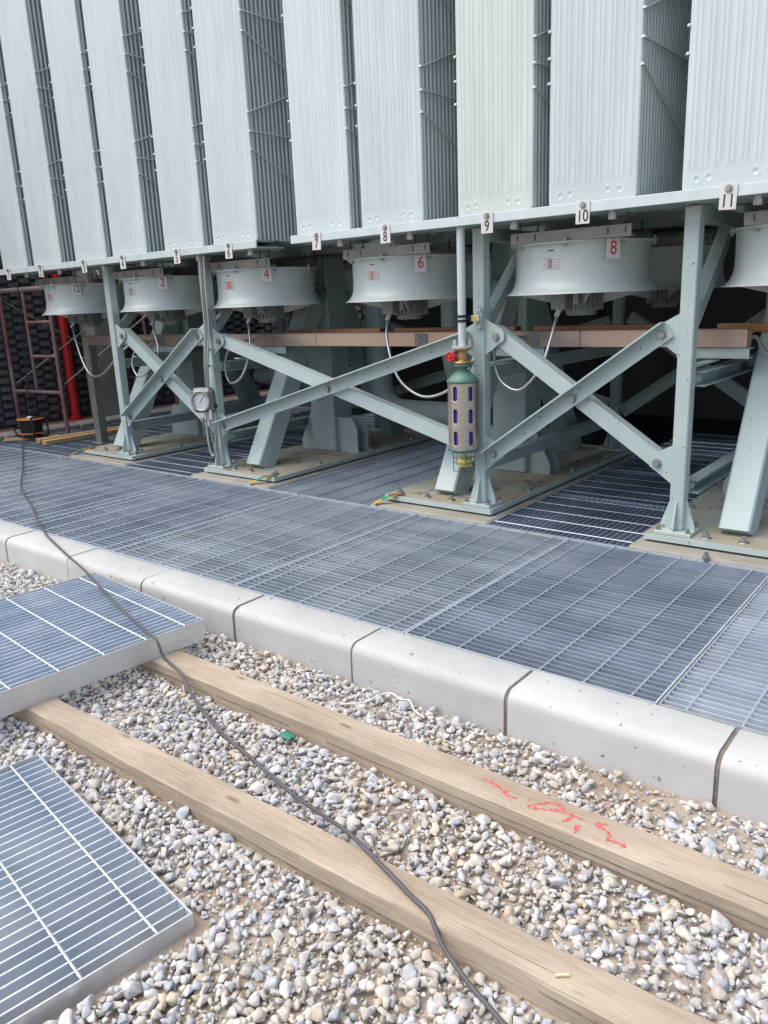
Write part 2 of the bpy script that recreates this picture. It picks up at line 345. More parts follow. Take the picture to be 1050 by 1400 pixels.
allV, allF, allC = [], [], []; off = 0; ntri = 0
cols = np.array([(0.50, 0.48, 0.45), (0.56, 0.54, 0.51), (0.45, 0.45, 0.45), (0.52, 0.48, 0.42), (0.48, 0.43, 0.37), (0.60, 0.58, 0.55), (0.41, 0.42, 0.435), (0.53, 0.48, 0.40), (0.50, 0.495, 0.49)])
for layer, (sp, zc, keep) in enumerate([(0.0165, 0.020, 0.85), (0.0222, 0.026, 0.97), (0.042, 0.034, 0.6)]):
    x = -7.0
    while x < 1.6:
        y = -0.6
        while y < 2.345:
            px, py = x + random.uniform(-0.55, 0.55) * sp, y + random.uniform(-0.55, 0.55) * sp
            y += sp
            if py > 2.345: continue
            if py < 0.57 + (px + 1.73) * 0.735 - 0.45 or py < 0.05 or px > 0.75 or (px < -3.4 and py < 1.5):
                if layer > 0 or random.random() < 0.4: continue
            bd = bare(px, py)
            if random.random() > keep or random.random() < bd * (1.15 if layer else 0.9): continue
            d = min(0.062, max(0.016, random.lognormvariate(math.log(0.0325), 0.34)))
            if layer == 2: d *= 1.2
            if layer == 0: d = random.uniform(0.010, 0.021)
            if abs(py - timber_y(TA, px)) < TA['w'] / 2 + d * 0.32 and px > -3.25: continue
            if abs(py - timber_y(TB, px)) < TB['w'] / 2 + d * 0.32 and px > -3.25: continue
            if in_loose(px, py): continue
            V, F = random.choice(near_var if px > -2.9 and layer else far_var)
            rot = Matrix.Rotation(random.uniform(0, 6.283), 3, 'Z') @ Matrix.Rotation(random.gauss(0, 0.32), 3, 'X') @ Matrix.Rotation(random.gauss(0, 0.32), 3, 'Y')
            W = (V * d * np.array([random.uniform(0.85, 1.2), 1, random.uniform(0.85, 1.25)])) @ np.array(rot).T + np.array([px, py, GZ + zc + random.uniform(-0.006, 0.008)])
            allV.append(W); allF.append(F + off); off += len(V); ntri += len(F)
            pc = cols[int(rng.integers(0, len(cols)))] * random.uniform(0.88, 1.12) * 1.06 * np.array([0.98, 1.0, 1.03])
            if noise.noise((px * 1.3, py * 1.3, 9)) > 0.1 and random.random() < 0.5: pc = pc * np.array([1.04, 0.97, 0.87])
            allC.append(np.repeat(np.append(pc, 1.0)[None, :], len(V), 0))
        x += sp
VV = np.concatenate(allV); FF = np.concatenate(allF); CC = np.concatenate(allC)
me = bpy.data.meshes.new('gravel'); me.vertices.add(len(VV)); me.vertices.foreach_set('co', VV.ravel())
me.loops.add(FF.size); me.loops.foreach_set('vertex_index', FF.ravel().astype(np.int32))
me.polygons.add(len(FF)); me.polygons.foreach_set('loop_start', np.arange(0, FF.size, 3, dtype=np.int32)); me.polygons.foreach_set('loop_total', np.full(len(FF), 3, dtype=np.int32))
ca = me.color_attributes.new('tint', 'FLOAT_COLOR', 'POINT'); ca.data.foreach_set('color', CC.ravel())
me.update(calc_edges=True); me.materials.append(M['stone'])
gravel = link('gravel', me); tag(gravel, 'pale grey and beige crushed stone spread in front of the kerb', 'gravel', kind='stuff')
print('gravel tris', ntri, 'stones', len(allV))

# ================================================================== GRATINGS
GW, GL, GH, BP = 1.140, 1.680, 0.050, 0.0402             # width across the bars' length, depth over the bars, height, bar pitch
def grating_meshes(w, l_, m, bandm):
    """bars run along local x (length w), stacked along local y (depth l_); origin at top centre"""
    d = dict(bar=MB().box((0, 0, -GH / 2 - 0.001), (w - 0.012, 0.0055, GH - 0.002)).mesh('bearing_bar', m),
             band_y=MB().box((0, 0, -GH / 2), (0.006, l_, GH)).mesh('edge_band', bandm),
             band_x=MB().box((0, 0, -GH / 2), (w - 0.0105, 0.005, GH)).mesh('edge_band', bandm))
    rod = MB(); n_ = int(l_ / 0.02); k = 4; pts = [(0.0, -l_ / 2 + 0.006 + (l_ - 0.012) * i / 60, -0.0015) for i in range(61)]
    rod.tube(pts, [0.0044 if i % 2 else 0.0032 for i in range(61)], 4, True, False)
    d['rod'] = rod.mesh('cross_rod', M['rod'])
    d['thin_rod'] = MB().tube([pts[0], pts[-1]], 0.0036, 4, True, False).mesh('cross_rod', M['galv'])
    return d
def grating(name, label, loc, rz, gm, w=GW, l_=GL, nrod=6, group=None, rx=0.0, joined=False, m=None):
    r = empty(name, loc, rz); r.rotation_euler = (rx, 0, rz); tag(r, label, 'grating', group)
    nb = int(round(l_ / BP))
    for i in (-1, 1):
        link('edge_band', gm['band_y'], r, (i * (w / 2 - 0.0025), 0, 0)); link('edge_band', gm['band_x'], r, (0, i * (l_ / 2 - 0.0025), 0))
    if joined:
        mb = MB()
        for i in range(1, nb): mb.box((0, -l_ / 2 + l_ * i / nb, -GH / 2 - 0.001), (w - 0.012, 0.0055, GH - 0.002))
        o = mb.build('bearing_bars', m or M['galv'], r); o['kind'] = 'stuff'
    else:
        for i in range(1, nb): link('bearing_bar', gm['bar'], r, (0, -l_ / 2 + l_ * i / nb, random.uniform(-0.0006, 0.0006)))
    for i in range(nrod): link('cross_rod', gm['rod' if not joined else 'thin_rod'], r, (-w / 2 + w * (i + 0.5) / nrod if nrod < 6 else -w / 2 + w * (i + 0.5) / nrod, 0, 0))
    return r
gmA = grating_meshes(GW, GL, M['galv'], M['rod'])
M['galv_b'] = mat('galvanised_steel_paler', (0.35, 0.42, 0.495), 0.45, metal=0.58, c2=(0.59, 0.655, 0.70), nscale=2.2, namt=0.5, rand=0.12, bump=0.05, bscale=60, coords='World')  # same painted sky tint and reflecting zones, a tone lighter
gmB = grating_meshes(GW, GL, M['galv_b'], M['rod'])
gmN = grating_meshes(GW, GL, M['galv_new'], M['galv_flat'])
ordn = ['first', 'second', 'third', 'fourth', 'fifth', 'sixth', 'seventh', 'eighth', 'ninth']
XJ = 0.272; YF = 2.60
for i in range(9):
    xc = XJ - 1.15 * i - 0.575
    lab = 'bright galvanised floor grating at the right end of the kerb row' if i == 0 else f'galvanised floor grating, {ordn[i]} from the right along the concrete kerb'
    grating('floor_grating', lab, (xc, YF + GL / 2, random.uniform(-0.003, 0.001)), 0, gmN if i == 0 else (gmB if i in (2, 3, 6) else gmA), group='floor gratings along the kerb')
# gratings between the foundation pads (bars run towards the back)
bays = [(-2.625, -1.665, 'between the two right-hand foundation pads', True), (-4.70, -3.615, 'between the two middle foundation pads', False),
        (-6.705, -5.695, 'between the two left-hand foundation pads', True), (-9.47, -7.695, 'left of the leftmost foundation pad', True), (-0.675, 0.3, 'right of the rightmost foundation pad', True)]
for (xa, xb, where, alongy) in bays:
    for j in range(4):
        y0 = 4.288 + j * 0.985; L = 0.975; W = xb - xa - 0.008
        lab = f'{["front", "second", "third", "rearmost"][j]} shaded floor grating {where}'
        if alongy:
            gm = grating_meshes(L, W, M['galv'], M['galv'])
            grating('floor_grating', lab, ((xa + xb) / 2, y0 + L / 2, 0), math.pi / 2, gm, L, W, 5, 'floor gratings under the radiator bank', joined=True)
        else:
            gm = grating_meshes(W, L, M['galv'], M['galv'])
            grating('floor_grating', lab, ((xa + xb) / 2, y0 + L / 2, 0), 0, gm, W, L, 5, 'floor gratings under the radiator bank', joined=True, m=M['galv_b'])
pin = MB(); pin.cyl((0, 0, -0.03), (0, 0, 0.035), 0.012, 10); pin.hexa((0, 0, 0.0), 0.02, 0.012, (0, 0, 1))
o = pin.build('stud', M['steel']); o.location = (-1.222, 4.275, 0.012); tag(o, 'short steel stud sticking up at the back edge of the floor grating', 'stud')

# loose gratings: bars run along local x after a quarter turn
def corner_place(corner, rz, w, l_):                      # rz: rotation of the panel's long side from -y; corner = near right (+x,+y) corner
    c, s_ = math.cos(rz), math.sin(rz); ox, oy = -l_ / 2, -w / 2
    return (corner[0] + ox * c - oy * s_, corner[1] + ox * s_ + oy * c)
SW = 1.62; SLn = 1.10
gmS = grating_meshes(SW, SLn, M['galv_new'], M['galv_flat'])
a = math.radians(-5.5)
p = corner_place((-2.915, 2.188), a, SW, SLn)
grating('loose_grating', 'upper of two stacked galvanised gratings laid across the timbers, grey cable over it', (p[0], p[1], 0.008), a + math.pi / 2, gmS, SW, SLn, 8, 'loose gratings')
p = corner_place((-2.925, 2.180), a + 0.006, SW, SLn)
grating('loose_grating', 'lower of two stacked galvanised gratings resting on the timbers', (p[0], p[1], -0.049), a + 0.006 + math.pi / 2, gmS, SW, SLn, 8, 'loose gratings')
GH = 0.064
gmL = grating_meshes(SW, 1.13, M['galv_new'], M['galv_flat'])
p = corner_place(LG_C, LG_R, SW, 1.13)
grating('loose_grating', 'single galvanised grating lying flat on the gravel in the near left corner', (p[0], p[1], -0.127), LG_R + math.pi / 2, gmL, SW, 1.13, 8, 'loose gratings')
GH = 0.050

# ================================================================== TIMBERS
def timber(name, T, xa, xb, h, ztop, label, m):
    w = T['w']; m_ = MB(); N = int((xb - xa) / 0.04); ch = 0.005
    sec = [(-w / 2, -h), (-w / 2, -h * 0.5), (-w / 2, -ch), (-w / 2 + ch, 0), (-w / 6, 0), (w / 6, 0), (w / 2 - ch, 0), (w / 2, -ch), (w / 2, -h * 0.5), (w / 2, -h)]
    k = len(sec); vs = []; fs = []
    for i in range(N + 1):
        x = xa + (xb - xa) * i / N
        for j, (y, z) in enumerate(sec):
            q = (x * 2.2 + 11 * T['y'], j * 0.9, T['y']); e = 0.0035 * noise.noise(q) + 0.0016 * noise.noise((x * 14, j * 2.1, 4))
            ee = 0.007 * max(0, noise.noise((x * 3.5, T['y'] * 9, j // 3)) - 0.15) if j in (2, 3, 6, 7) else 0
            vs.append((x + 1.3, y * (1 - ee * 8) + e, z + e * 0.7 - ee))
    for i in range(N):
        for j in range(k): fs.append((i * k + j, i * k + (j + 1) % k, (i + 1) * k + (j + 1) % k, (i + 1) * k + j))
    m_.add(vs, fs); m_.add([vs[j] for j in range(k)], [tuple(range(k - 1, -1, -1))]); m_.add([vs[N * k + j] for j in range(k)], [tuple(range(k))])
    o = m_.build(name, m); o.location = (-1.3, T['y'], ztop); o.rotation_euler = (0, 0, T['a']); tag(o, label, 'timber', 'timbers on the gravel'); return o
tA = timber('timber_beam', TA, -3.25, 1.2, 0.1, -0.1, 'squared timber nearer the kerb with red paint marks on its top', M['wood'])
tB = timber('timber_beam', TB, -3.28, 0.9, 0.1, -0.1, 'squared timber farther from the kerb, crossed by the grey cable', M['wood'])
def crack(tm, T, xa, xb, zf, seed, w=0.0035, top=False):
    c = MB(); xs_ = np.arange(xa, xb, 0.03)
    pt = [(x, -T['w'] / 2 - 0.0008, zf + 0.007 * noise.noise((x * 3, seed, 2))) if not top else (x, zf + 0.008 * noise.noise((x * 3, seed, 2)), 0.0004) for x in xs_]
    for i in range(len(pt) - 1):
        f = math.sin(math.pi * (i + 0.5) / len(pt)); c.beam(pt[i], pt[i + 1], w * (0.4 + f), w * (0.4 + f), (0, 0, 1))
    return c.build('crack', M['mortar'], tm)
for a_, b_, z_, sd in ((-1.85, -1.2, -0.05, 1.0), (0.2, 0.8, -0.062, 2.0), (1.1, 1.9, -0.05, 3.0)): crack(tA, TA, a_, b_, z_, sd)
crack(tA, TA, -1.0, -0.55, 0.02, 5.0, 0.0013, True); crack(tA, TA, 0.85, 1.2, -0.03, 6.0, 0.0013, True)
for a_, b_, z_, sd in ((-1.6, -0.9, -0.04, 7.0), (-0.5, 0.35, -0.055, 8.0), (0.6, 1.0, -0.03, 9.0)): crack(tB, TB, a_, b_, z_, sd)
crack(tB, TB, -1.1, -0.75, 0.01, 10.0, 0.0013, True); crack(tB, TB, 0.3, 0.7, -0.02, 11.0, 0.0013, True)
# crack along the side of the marked timber and paint strokes on its top (both parts of it)
ck = MB(); pts = [(x, -TA['w'] / 2 - 0.0005, -0.040 + 0.006 * noise.noise((x * 3, 1, 2))) for x in np.arange(-1.2, 1.2, 0.04)]
for i in range(len(pts) - 1):
    if noise.noise((pts[i][0] * 2.1, 7, 7)) > -0.35: ck.beam(pts[i], pts[i + 1], 0.004, 0.0035)
o = ck.build('crack', M['mortar'], tA); o.location = (0.0, 0, 0)
strokes = [[(-1.229, 1.973), (-1.16, 1.962), (-1.128, 1.947)], [(-1.125, 1.965), (-1.135, 1.945), (-1.105, 1.937), (-1.085, 1.94)], [(-1.06, 1.962), (-1.045, 1.96)],
           [(-1.038, 1.925), (-1.015, 1.955), (-0.985, 1.985), (-0.95, 1.985), (-0.945, 1.965), (-1.0, 1.935), (-1.03, 1.922)], [(-0.945, 1.965), (-0.9, 1.965), (-0.868, 1.962)], [(-0.9, 1.965), (-0.905, 1.935), (-0.915, 1.92)],
           [(-0.868, 1.93), (-0.862, 1.905), (-0.862, 1.893)], [(-0.80, 1.985), (-0.825, 1.965), (-0.80, 1.955), (-0.775, 1.945), (-0.772, 1.92)], [(-0.775, 1.917), (-0.74, 1.92), (-0.715, 1.917)]]
def top_z(x, y):                                        # x, y local to the marked timber
    i = (x - 1.3 + 3.25) / (4.45 / 111); i0 = math.floor(i); f = i - i0; w = TA['w']
    def e_(k, j):
        X_ = -3.25 + 4.45 * k / 111; return 0.7 * (0.0035 * noise.noise((X_ * 2.2 + 11 * TA['y'], j * 0.9, TA['y'])) + 0.0016 * noise.noise((X_ * 14, j * 2.1, 4)))
    ys_ = [(-w / 2 + 0.005, 3), (-w / 6, 4), (w / 6, 5), (w / 2 - 0.005, 6)]
    z = lambda k: float(np.interp(y, [q[0] for q in ys_], [e_(k, q[1]) for q in ys_]))
    return z(i0) * (1 - f) + z(i0 + 1) * f
for s_ in strokes:
    pm = MB(); P = smooth_path([(x + 1.3, y - 1.957 - math.tan(TA['a']) * (x + 1.3), 0.0) for x, y in s_], 9)
    for q_ in P: q_.z = top_z(q_.x, q_.y) + 0.0006
    for i in range(len(P) - 1):
        w_ = max(0.003, 0.014 * (0.75 + 1.1 * noise.noise((P[i].x * 70, P[i].y * 70, 1)))); pm.beam(P[i], P[i + 1] + (P[i + 1] - P[i]) * 0.3, w_, 0.0008 + 0.0002 * (i % 3))
    o = pm.build('paint_mark', M['redpaint'], tA)

# ================================================================== FOUNDATIONS, COLUMNS, BRACES
CY, CW = 4.53, 0.082; TOPZ = 1.862; RY = 6.77; ZP = 0.06
feet = [(-7.20, -6.935, -7.24, 'leftmost'), (-5.20, -5.515, -5.19, 'second from left'), (-3.12, -2.795, -3.16, 'third from left'), (-1.17, -1.468, -1.17, 'rightmost')]
padm = MB().bbox((0, -0.015, -0.325), (1.0, 2.69, 0.664), 0.012).mesh('concrete_pad', M['pad'])
for (pc, cx, lx, wd) in feet:
    o = link('concrete_pad', padm, None, (pc, 5.65, 0.004)); tag(o, f'beige concrete pad under the {wd} steel base plate', 'concrete pad', 'foundation pads')
    fr = empty('steel_trestle', (pc, 5.65, 0)); tag(fr, f'mint green steel trestle standing on the {wd} base plate', 'trestle', 'steel trestles')
    X = lambda x: x - pc; Y = lambda y: y - 5.65
    MB().bbox((0, 0, ZP - 0.0175), (0.90, 2.46, 0.035), 0.003).build('base_plate', M['plate_top'], fr)
    edge = MB(); edge.box((0, -1.2325, ZP - 0.0175), (0.899, 0.006, 0.034)); edge.box((0.4525, 0, ZP - 0.0175), (0.006, 2.46, 0.034)); edge.box((-0.4525, 0, ZP - 0.0175), (0.006, 2.46, 0.034))
    edge.build('plate_rim', M['mint'], fr)
    shim = MB()
    for sx in (-0.35, 0.35):
        for sy in (-1.1, 0, 1.1): shim.box((sx, sy, 0.0155), (0.1, 0.1, 0.019))
    shim.build('shims', M['dark'], fr)
    # anchor bolts
    for (bx, by) in [(-0.38, -1.14), (-0.12, -1.16), (0.08, -1.15), (0.38, -1.14), (0.4, -0.62), (-0.4, -0.55), (0.4, 0.1), (0.4, 0.75), (-0.4, 0.75)]:
        bo = MB(); bo.hexa((bx, by, ZP), 0.022, 0.02, (0, 0, 1)); bo.cyl((bx, by, ZP), (bx, by, ZP + 0.036), 0.011, 8); bo.lathe((bx, by, ZP), [(0.03, 0.0), (0.03, 0.004), (0.0, 0.0041)], 14)
        bo.build('anchor_bolt', M['steel'], fr)
    for yy, nm in ((CY, 'front'), (RY, 'rear')):
        c = MB(); c.bbox((X(cx), Y(yy), (TOPZ + ZP + 0.022) / 2), (CW, CW, TOPZ - ZP - 0.022), 0.006)
        col = c.build('column', M['mint'] if nm == 'front' else M['mint_shade'], fr)
        bp_ = MB(); bp_.bbox((X(cx), Y(yy), ZP + 0.011), (0.21, 0.19, 0.022), 0.003); bp_.build('foot_plate', M['mint'], col)
        gs = MB()
        for sx in (-1, 1):
            x0 = X(cx) + sx * CW / 2
            gs.prism([(0, 0), (0.058, 0), (0.058, 0.02), (0.008, 0.17), (0, 0.17)] if sx > 0 else [(0, 0), (0, 0.17), (-0.008, 0.17), (-0.058, 0.02), (-0.058, 0)], (x0, Y(yy) - 0.005, ZP + 0.022), (x0, Y(yy) + 0.005, ZP + 0.022))
        for sy in (-1, 1):
            y0 = Y(yy) + sy * CW / 2
            gs.prism([(0, 0), (0.05, 0), (0.05, 0.02), (0.008, 0.17), (0, 0.17)] if sy > 0 else [(0, 0), (0, 0.17), (-0.008, 0.17), (-0.05, 0.02), (-0.05, 0)], (X(cx) + 0.005, y0, ZP + 0.022), (X(cx) - 0.005, y0, ZP + 0.022))
        gs.build('gussets', M['mint'], col)
        for sx in (-1, 1):
            for sy in (-1, 1):
                b2 = MB(); b2.hexa((X(cx) + sx * 0.085, Y(yy) + sy * 0.077, ZP + 0.022), 0.015, 0.015, (0, 0, 1)); b2.cyl((X(cx) + sx * 0.085, Y(yy) + sy * 0.077, ZP + 0.022), (X(cx) + sx * 0.085, Y(yy) + sy * 0.077, ZP + 0.05), 0.008, 8)
                b2.build('bolt', M['steel'], col)
    # raking legs and centre post
    for sy in (-1, 1):
        lg = MB(); y_b = 5.65 + sy * 0.98; y_t = 5.65 + sy * 0.16
        lg.prism([(-0.075, -0.10), (0.075, -0.10), (0.085, -0.09), (0.085, 0.09), (0.075, 0.10), (-0.075, 0.10), (-0.085, 0.09), (-0.085, -0.09)], (X(lx), Y(y_b), ZP - 0.005), (X(lx), Y(y_t), 1.50), (0, 1, 0))
        lg.build('raking_leg', M['mint'] if sy < 0 else M['mint_shade'], fr)
    ps = MB(); ps.bbox((X(lx), 0, (1.84 + ZP) / 2), (0.30, 0.27, 1.84 - ZP), 0.012); ps.build('post', M['mint_shade'], fr)
    for sx in (-1, 1):
        for yo in (-0.075, 0.075):
            w1 = MB(); x0 = X(lx) + sx * 0.15; pr = [(0, 0), (0.235, 0), (0.235, 0.22), (0.175, 0.33), (0, 0.33)]
            if sx * (X(cx)) > 0: pr = [(0, 0), (0.19, 0), (0.19, 0.08), (0.02, 0.42), (0, 0.42)]
            if sx < 0: pr = [(-u, v) for u, v in pr][::-1]
            w1.prism(pr, (x0, yo - 0.008, ZP), (x0, yo + 0.008, ZP)); w1.build('stiffener', M['mint_shade'], fr)
    # ties running front to back on the column line
    for zz in (0.325, 0.945):
        t_ = MB(); y0, y1 = Y(CY) + CW / 2 + 0.03, Y(RY) - CW / 2 - 0.03; hh = 0.085
        sgn = 1 if cx < pc else -1
        xq = X(cx) + sgn * 0.012
        t_.box((xq, (y0 + y1) / 2, zz), (0.008, y1 - y0, hh)); t_.box((xq + sgn * 0.038, (y0 + y1) / 2, zz + hh / 2 - 0.004), (0.068, y1 - y0, 0.008)); t_.box((xq + sgn * 0.038, (y0 + y1) / 2, zz - hh / 2 + 0.004), (0.068, y1 - y0, 0.008))
        t_.build('side_tie', M['mint_shade'], fr)
        lug = MB(); lug.box((xq + sgn * 0.009, Y(CY) + CW / 2 + 0.05, zz), (0.009, 0.12, 0.075)); lug.hexa((xq + sgn * 0.0135, Y(CY) + CW / 2 + 0.07, zz), 0.022, 0.018, (sgn, 0, 0)); lug.build('tie_lug', M['mint'], fr)
    us = MB(); us.beam((X(cx), Y(CY) + 0.04, 1.26), (X(cx), Y(5.15), 1.80), 0.07, 0.07, (1, 0, 0)); us.build('upper_strut', M['mint_shade'], fr)
    tb = MB(); tb.box((X(cx), 0, 1.82), (0.09, RY - CY - CW, 0.075)); tb.build('top_beam', M['mint_shade'], fr)

def brace(p0, p1, yp, fwd, label, m=None, by=None):
    """angle section between two bolt points (x,z); fwd: flange lip turned towards the viewer"""
    m = m or M['mint']
    a_ = Vector((p0[0], yp, p0[1])); b_ = Vector((p1[0], yp, p1[1])); d = (b_ - a_).normalized(); ctr = (a_ + b_) / 2
    r = empty('diagonal_brace', (ctr.x, yp, ctr.z)); tag(r, label, 'brace', 'diagonal braces')
    e0 = a_ - d * 0.05 - ctr; e1 = b_ + d * 0.05 - ctr
    nrm = Vector((-d.z, 0, d.x));
    if nrm.z < 0: nrm = -nrm
    h = 0.088; t = 0.009
    mb = MB(); c0 = e0; c1 = e1
    mb.beam(c0, c1, t, h, nrm)
    f = -1 if fwd else 1
    mb.beam(c0 + nrm * (h / 2 + t / 2) + Vector((0, f * (0.036), 0)), c1 + nrm * (h / 2 + t / 2) + Vector((0, f * 0.036, 0)), 0.072 + t, t, nrm)
    mb.build('angle_bar', m, r)
    for q in (a_, b_):
        if by is not None: q = Vector((q.x, by + 0.0045, q.z))
        bo = MB(); bo.lathe(q - ctr + Vector((0, -t / 2, 0)), [(0.028, 0.0), (0.028, 0.004), (0, 0.0041)], 14, False, 'Y'); bo.hexa(q - ctr + Vector((0, -t / 2 - 0.002, 0)), 0.021, 0.018); bo.build('bolt', M['steel'], r)
    return r
def gusset(colx, side, z, yp, label, up=True, n=0):
    r = MB(); x0 = colx + side * CW / 2; L = 0.135
    pr = [(0, -0.115), (L * 0.72, -0.045), (L, -0.02), (L * 1.05, 0.02), (L * 0.9, 0.05), (0, 0.115)]
    if side < 0: pr = [(-u, v) for u, v in pr][::-1]
    r.prism(pr, (x0, yp - 0.005, z), (x0, yp + 0.005, z))
    o = r.build('gusset_plate', M['mint']); tag(o, label, 'gusset plate', 'gusset plates on the columns'); return o
c1, c2, c3, c4 = [f[1] for f in feet]
BYf, BYb = 4.497, 4.517
spans = [('left', c1, c2, (-6.80, 1.215), (-5.70, 0.47), (-5.65, 1.206), (-6.80, 0.44)),
         ('wide middle', c2, c3, (-5.39, 1.162), (-2.925, 0.455), (-2.91, 1.164), (-5.41, 0.441)),
         ('right', c3, c4, (-2.675, 1.187), (-1.60, 0.463), (-1.60, 1.195), (-2.685, 0.425))]
for nm, ca_, cb_, a0, a1, b0, b1 in spans:
    brace(a0, a1, BYb + 0.016, False, f'angle brace falling to the right in the {nm} bay between front columns', None, 4.5075)
    brace(b0, b1, BYf - 0.004, True, f'angle brace falling to the left in the {nm} bay between front columns')
    mid = ((a0[0] + a1[0] + b0[0] + b1[0]) / 4, (a0[1] + a1[1] + b0[1] + b1[1]) / 4)
    for colx, side, z, w1, w2 in ((ca_, 1, a0[1], 'upper', 'left'), (cb_, -1, a1[1], 'lower', 'right'), (cb_, -1, b0[1], 'upper', 'right'), (ca_, 1, b1[1], 'lower', 'left')):
        gusset(colx, side, z, 4.513, f'{w1} gusset plate on the {w2} column of the {nm} bay')
    # rear set
    brace(a0, a1, RY + 0.03, False, f'shaded rear angle brace falling to the right behind the {nm} bay', M['mint_shade'])
    brace(b0, b1, RY - 0.01, True, f'shaded rear angle brace falling to the left behind the {nm} bay', M['mint_shade'])
    # crossing bolts
    t = ((b0[0] - a0[0]) * (b1[1] - b0[1]) - (b0[1] - a0[1]) * (b1[0] - b0[0])) / ((a1[0] - a0[0]) * (b1[1] - b0[1]) - (a1[1] - a0[1]) * (b1[0] - b0[0]))
    q = (a0[0] + (a1[0] - a0[0]) * t, BYf - 0.0085, a0[1] + (a1[1] - a0[1]) * t)
    bo = MB(); bo.lathe(q, [(0.03, 0), (0.03, 0.004), (0, 0.0041)], 14, False, 'Y'); bo.hexa((q[0], q[1] - 0.002, q[2]), 0.023, 0.018); bo.cyl(q, (q[0], BYb + 0.03, q[2]), 0.01, 8)
    o = bo.build('crossing_bolt', M['steel']); tag(o, f'hex bolt where the two braces of the {nm} bay cross', 'bolt', 'crossing bolts')

# ================================================================== RADIATORS
RYF, PW, PZ0, PZ1, PP, NP = 4.362, 0.515, 1.925, 4.75, 0.0425, 28
rx = [-8.345, -7.70, -6.93, -6.315, -5.55, -4.92, -3.987, -3.373, -2.597, -1.982, -1.232, -0.61]
def front_plate():
    nx = 130; zs = [0, 0.002, 0.006] + [0.010 + 0.005 * i for i in range(30)] + [0.20, 0.6, 1.2, 1.8, PZ1 - PZ0 - 0.2, PZ1 - PZ0 - 0.1, PZ1 - PZ0]
    cols_ = []
    dim = [(-0.185, 0.045), (-0.125, 0.05), (0.095, 0.05), (0.16, 0.045)]
    fl = [-0.226, -0.203, -0.163, -0.140, -0.1, -0.077, -0.037, -0.014, 0.026, 0.049, 0.089, 0.112, 0.152, 0.175, 0.215]
    vs = []; fs = []
    for z in zs:
        for i in range(nx + 1):
            x = -PW / 2 + PW * i / nx
            e = 0.0
            env = min(1, max(0, (z - 0.085 - 0.006 * math.sin(x * 75)) / 0.05)); env = env * env * (3 - 2 * env)
            for fx in fl: e += 0.0031 * env * math.exp(-((x - fx) / 0.0068) ** 2)
            for (dx, dz) in dim:
                rr = math.hypot(x - dx, z - dz); e += -0.0045 * math.exp(-(rr / 0.010) ** 2) + 0.0012 * math.exp(-((rr - 0.018) / 0.006) ** 2)
            edge = min(1.0, (PW / 2 - abs(x)) / 0.008); e -= 0.007 * (1 - edge) ** 2
            cx_ = max(0, abs(x) - (PW / 2 - 0.018)); cz = max(0, 0.018 - z); zz = z
            if cx_ > 0 and cz > 0: zz = 0.018 - math.sqrt(max(0.0, 0.018 ** 2 - cx_ ** 2)) if 0.018 - math.sqrt(max(0.0, 0.018 ** 2 - cx_ ** 2)) > z else z
            vs.append((x, -e, zz))
    W = nx + 1
    for j in range(len(zs) - 1):
        for i in range(nx): fs.append((j * W + i, j * W + i + 1, (j + 1) * W + i + 1, (j + 1) * W + i))
    m_ = MB(); m_.add(vs, fs, True); m_.box((0, 0.016, (PZ1 - PZ0) / 2), (PW - 0.002, 0.016, PZ1 - PZ0 - 0.004))
    return m_.mesh('front_plate', M['panel'])
fpm = front_plate()
M['panel_cream'] = mat('radiator_paint_yellowed', (0.515, 0.575, 0.545), 0.42, c2=(0.63, 0.685, 0.65), nscale=9, stretch=(1, 1, 0.12), bump=0.05, bscale=25)
fpc = fpm.copy(); fpc.materials[0] = M['panel_cream']
# inner plates: welded double sheet with a rounded seam edge
pp = []
t = 0.0105
sec = [(-PW / 2, -0.003), (-PW / 2 + 0.006, -t), (-PW / 2 + 0.03, -t), (-PW / 2 + 0.04, -0.004), (-PW / 2 + 0.05, -t), (0, -t), (PW / 2 - 0.05, -t), (PW / 2 - 0.04, -0.004), (PW / 2 - 0.03, -t), (PW / 2 - 0.006, -t), (PW / 2, -0.003)]
sec = sec + [(x, -y) for x, y in sec[::-1]]
ipm = MB().prism([(x, y) for x, y in sec], (0, 0, 0), (0, 0, PZ1 - PZ0), (0, 1, 0)).mesh('radiator_plate', M['panel'])
rodH = MB(); rodH.tube([(0, 0.0, 0), (0, PP * (NP - 1), 0)], 0.006, 6); rodH = rodH.mesh('tie_rod', M['panel'])
DY = PP * (NP - 1)
rodU = MB(); rodU.tube([(0, 0, 0), (0, DY, DY * 0.39)], 0.006, 6); rodU = rodU.mesh('tie_rod', M['panel'])
rodD = MB(); rodD.tube([(0, 0, 0), (0, DY * 0.95, -DY * 0.95 * 0.45)], 0.006, 6); rodD = rodD.mesh('tie_rod', M['panel'])
capm = MB(); capm.lathe((0, 0, 0), [(0, 0.004), (0.008, 0.003), (0.011, -0.003), (0.011, -0.01)], 10); capm = capm.mesh('rod_cap', M['panel'])
hdr = MB(); hdr.cyl((0, 0.03, 0.10), (0, PP * (NP - 1) + 0.1, 0.10), 0.045, 16); hdr.cyl((0, 0.03, PZ1 - PZ0 - 0.12), (0, PP * (NP - 1) + 0.1, PZ1 - PZ0 - 0.12), 0.045, 16)
hdr = hdr.mesh('header_pipe', M['mint_shade'])
drain = MB(); drain.cyl((0, 0.06, -0.09), (0, 0.06, 0.06), 0.016, 10); drain.hexa((0, 0.06, -0.1), 0.022, 0.03, (0, 0, 1)); drain = drain.mesh('drain_plug', M['white'])
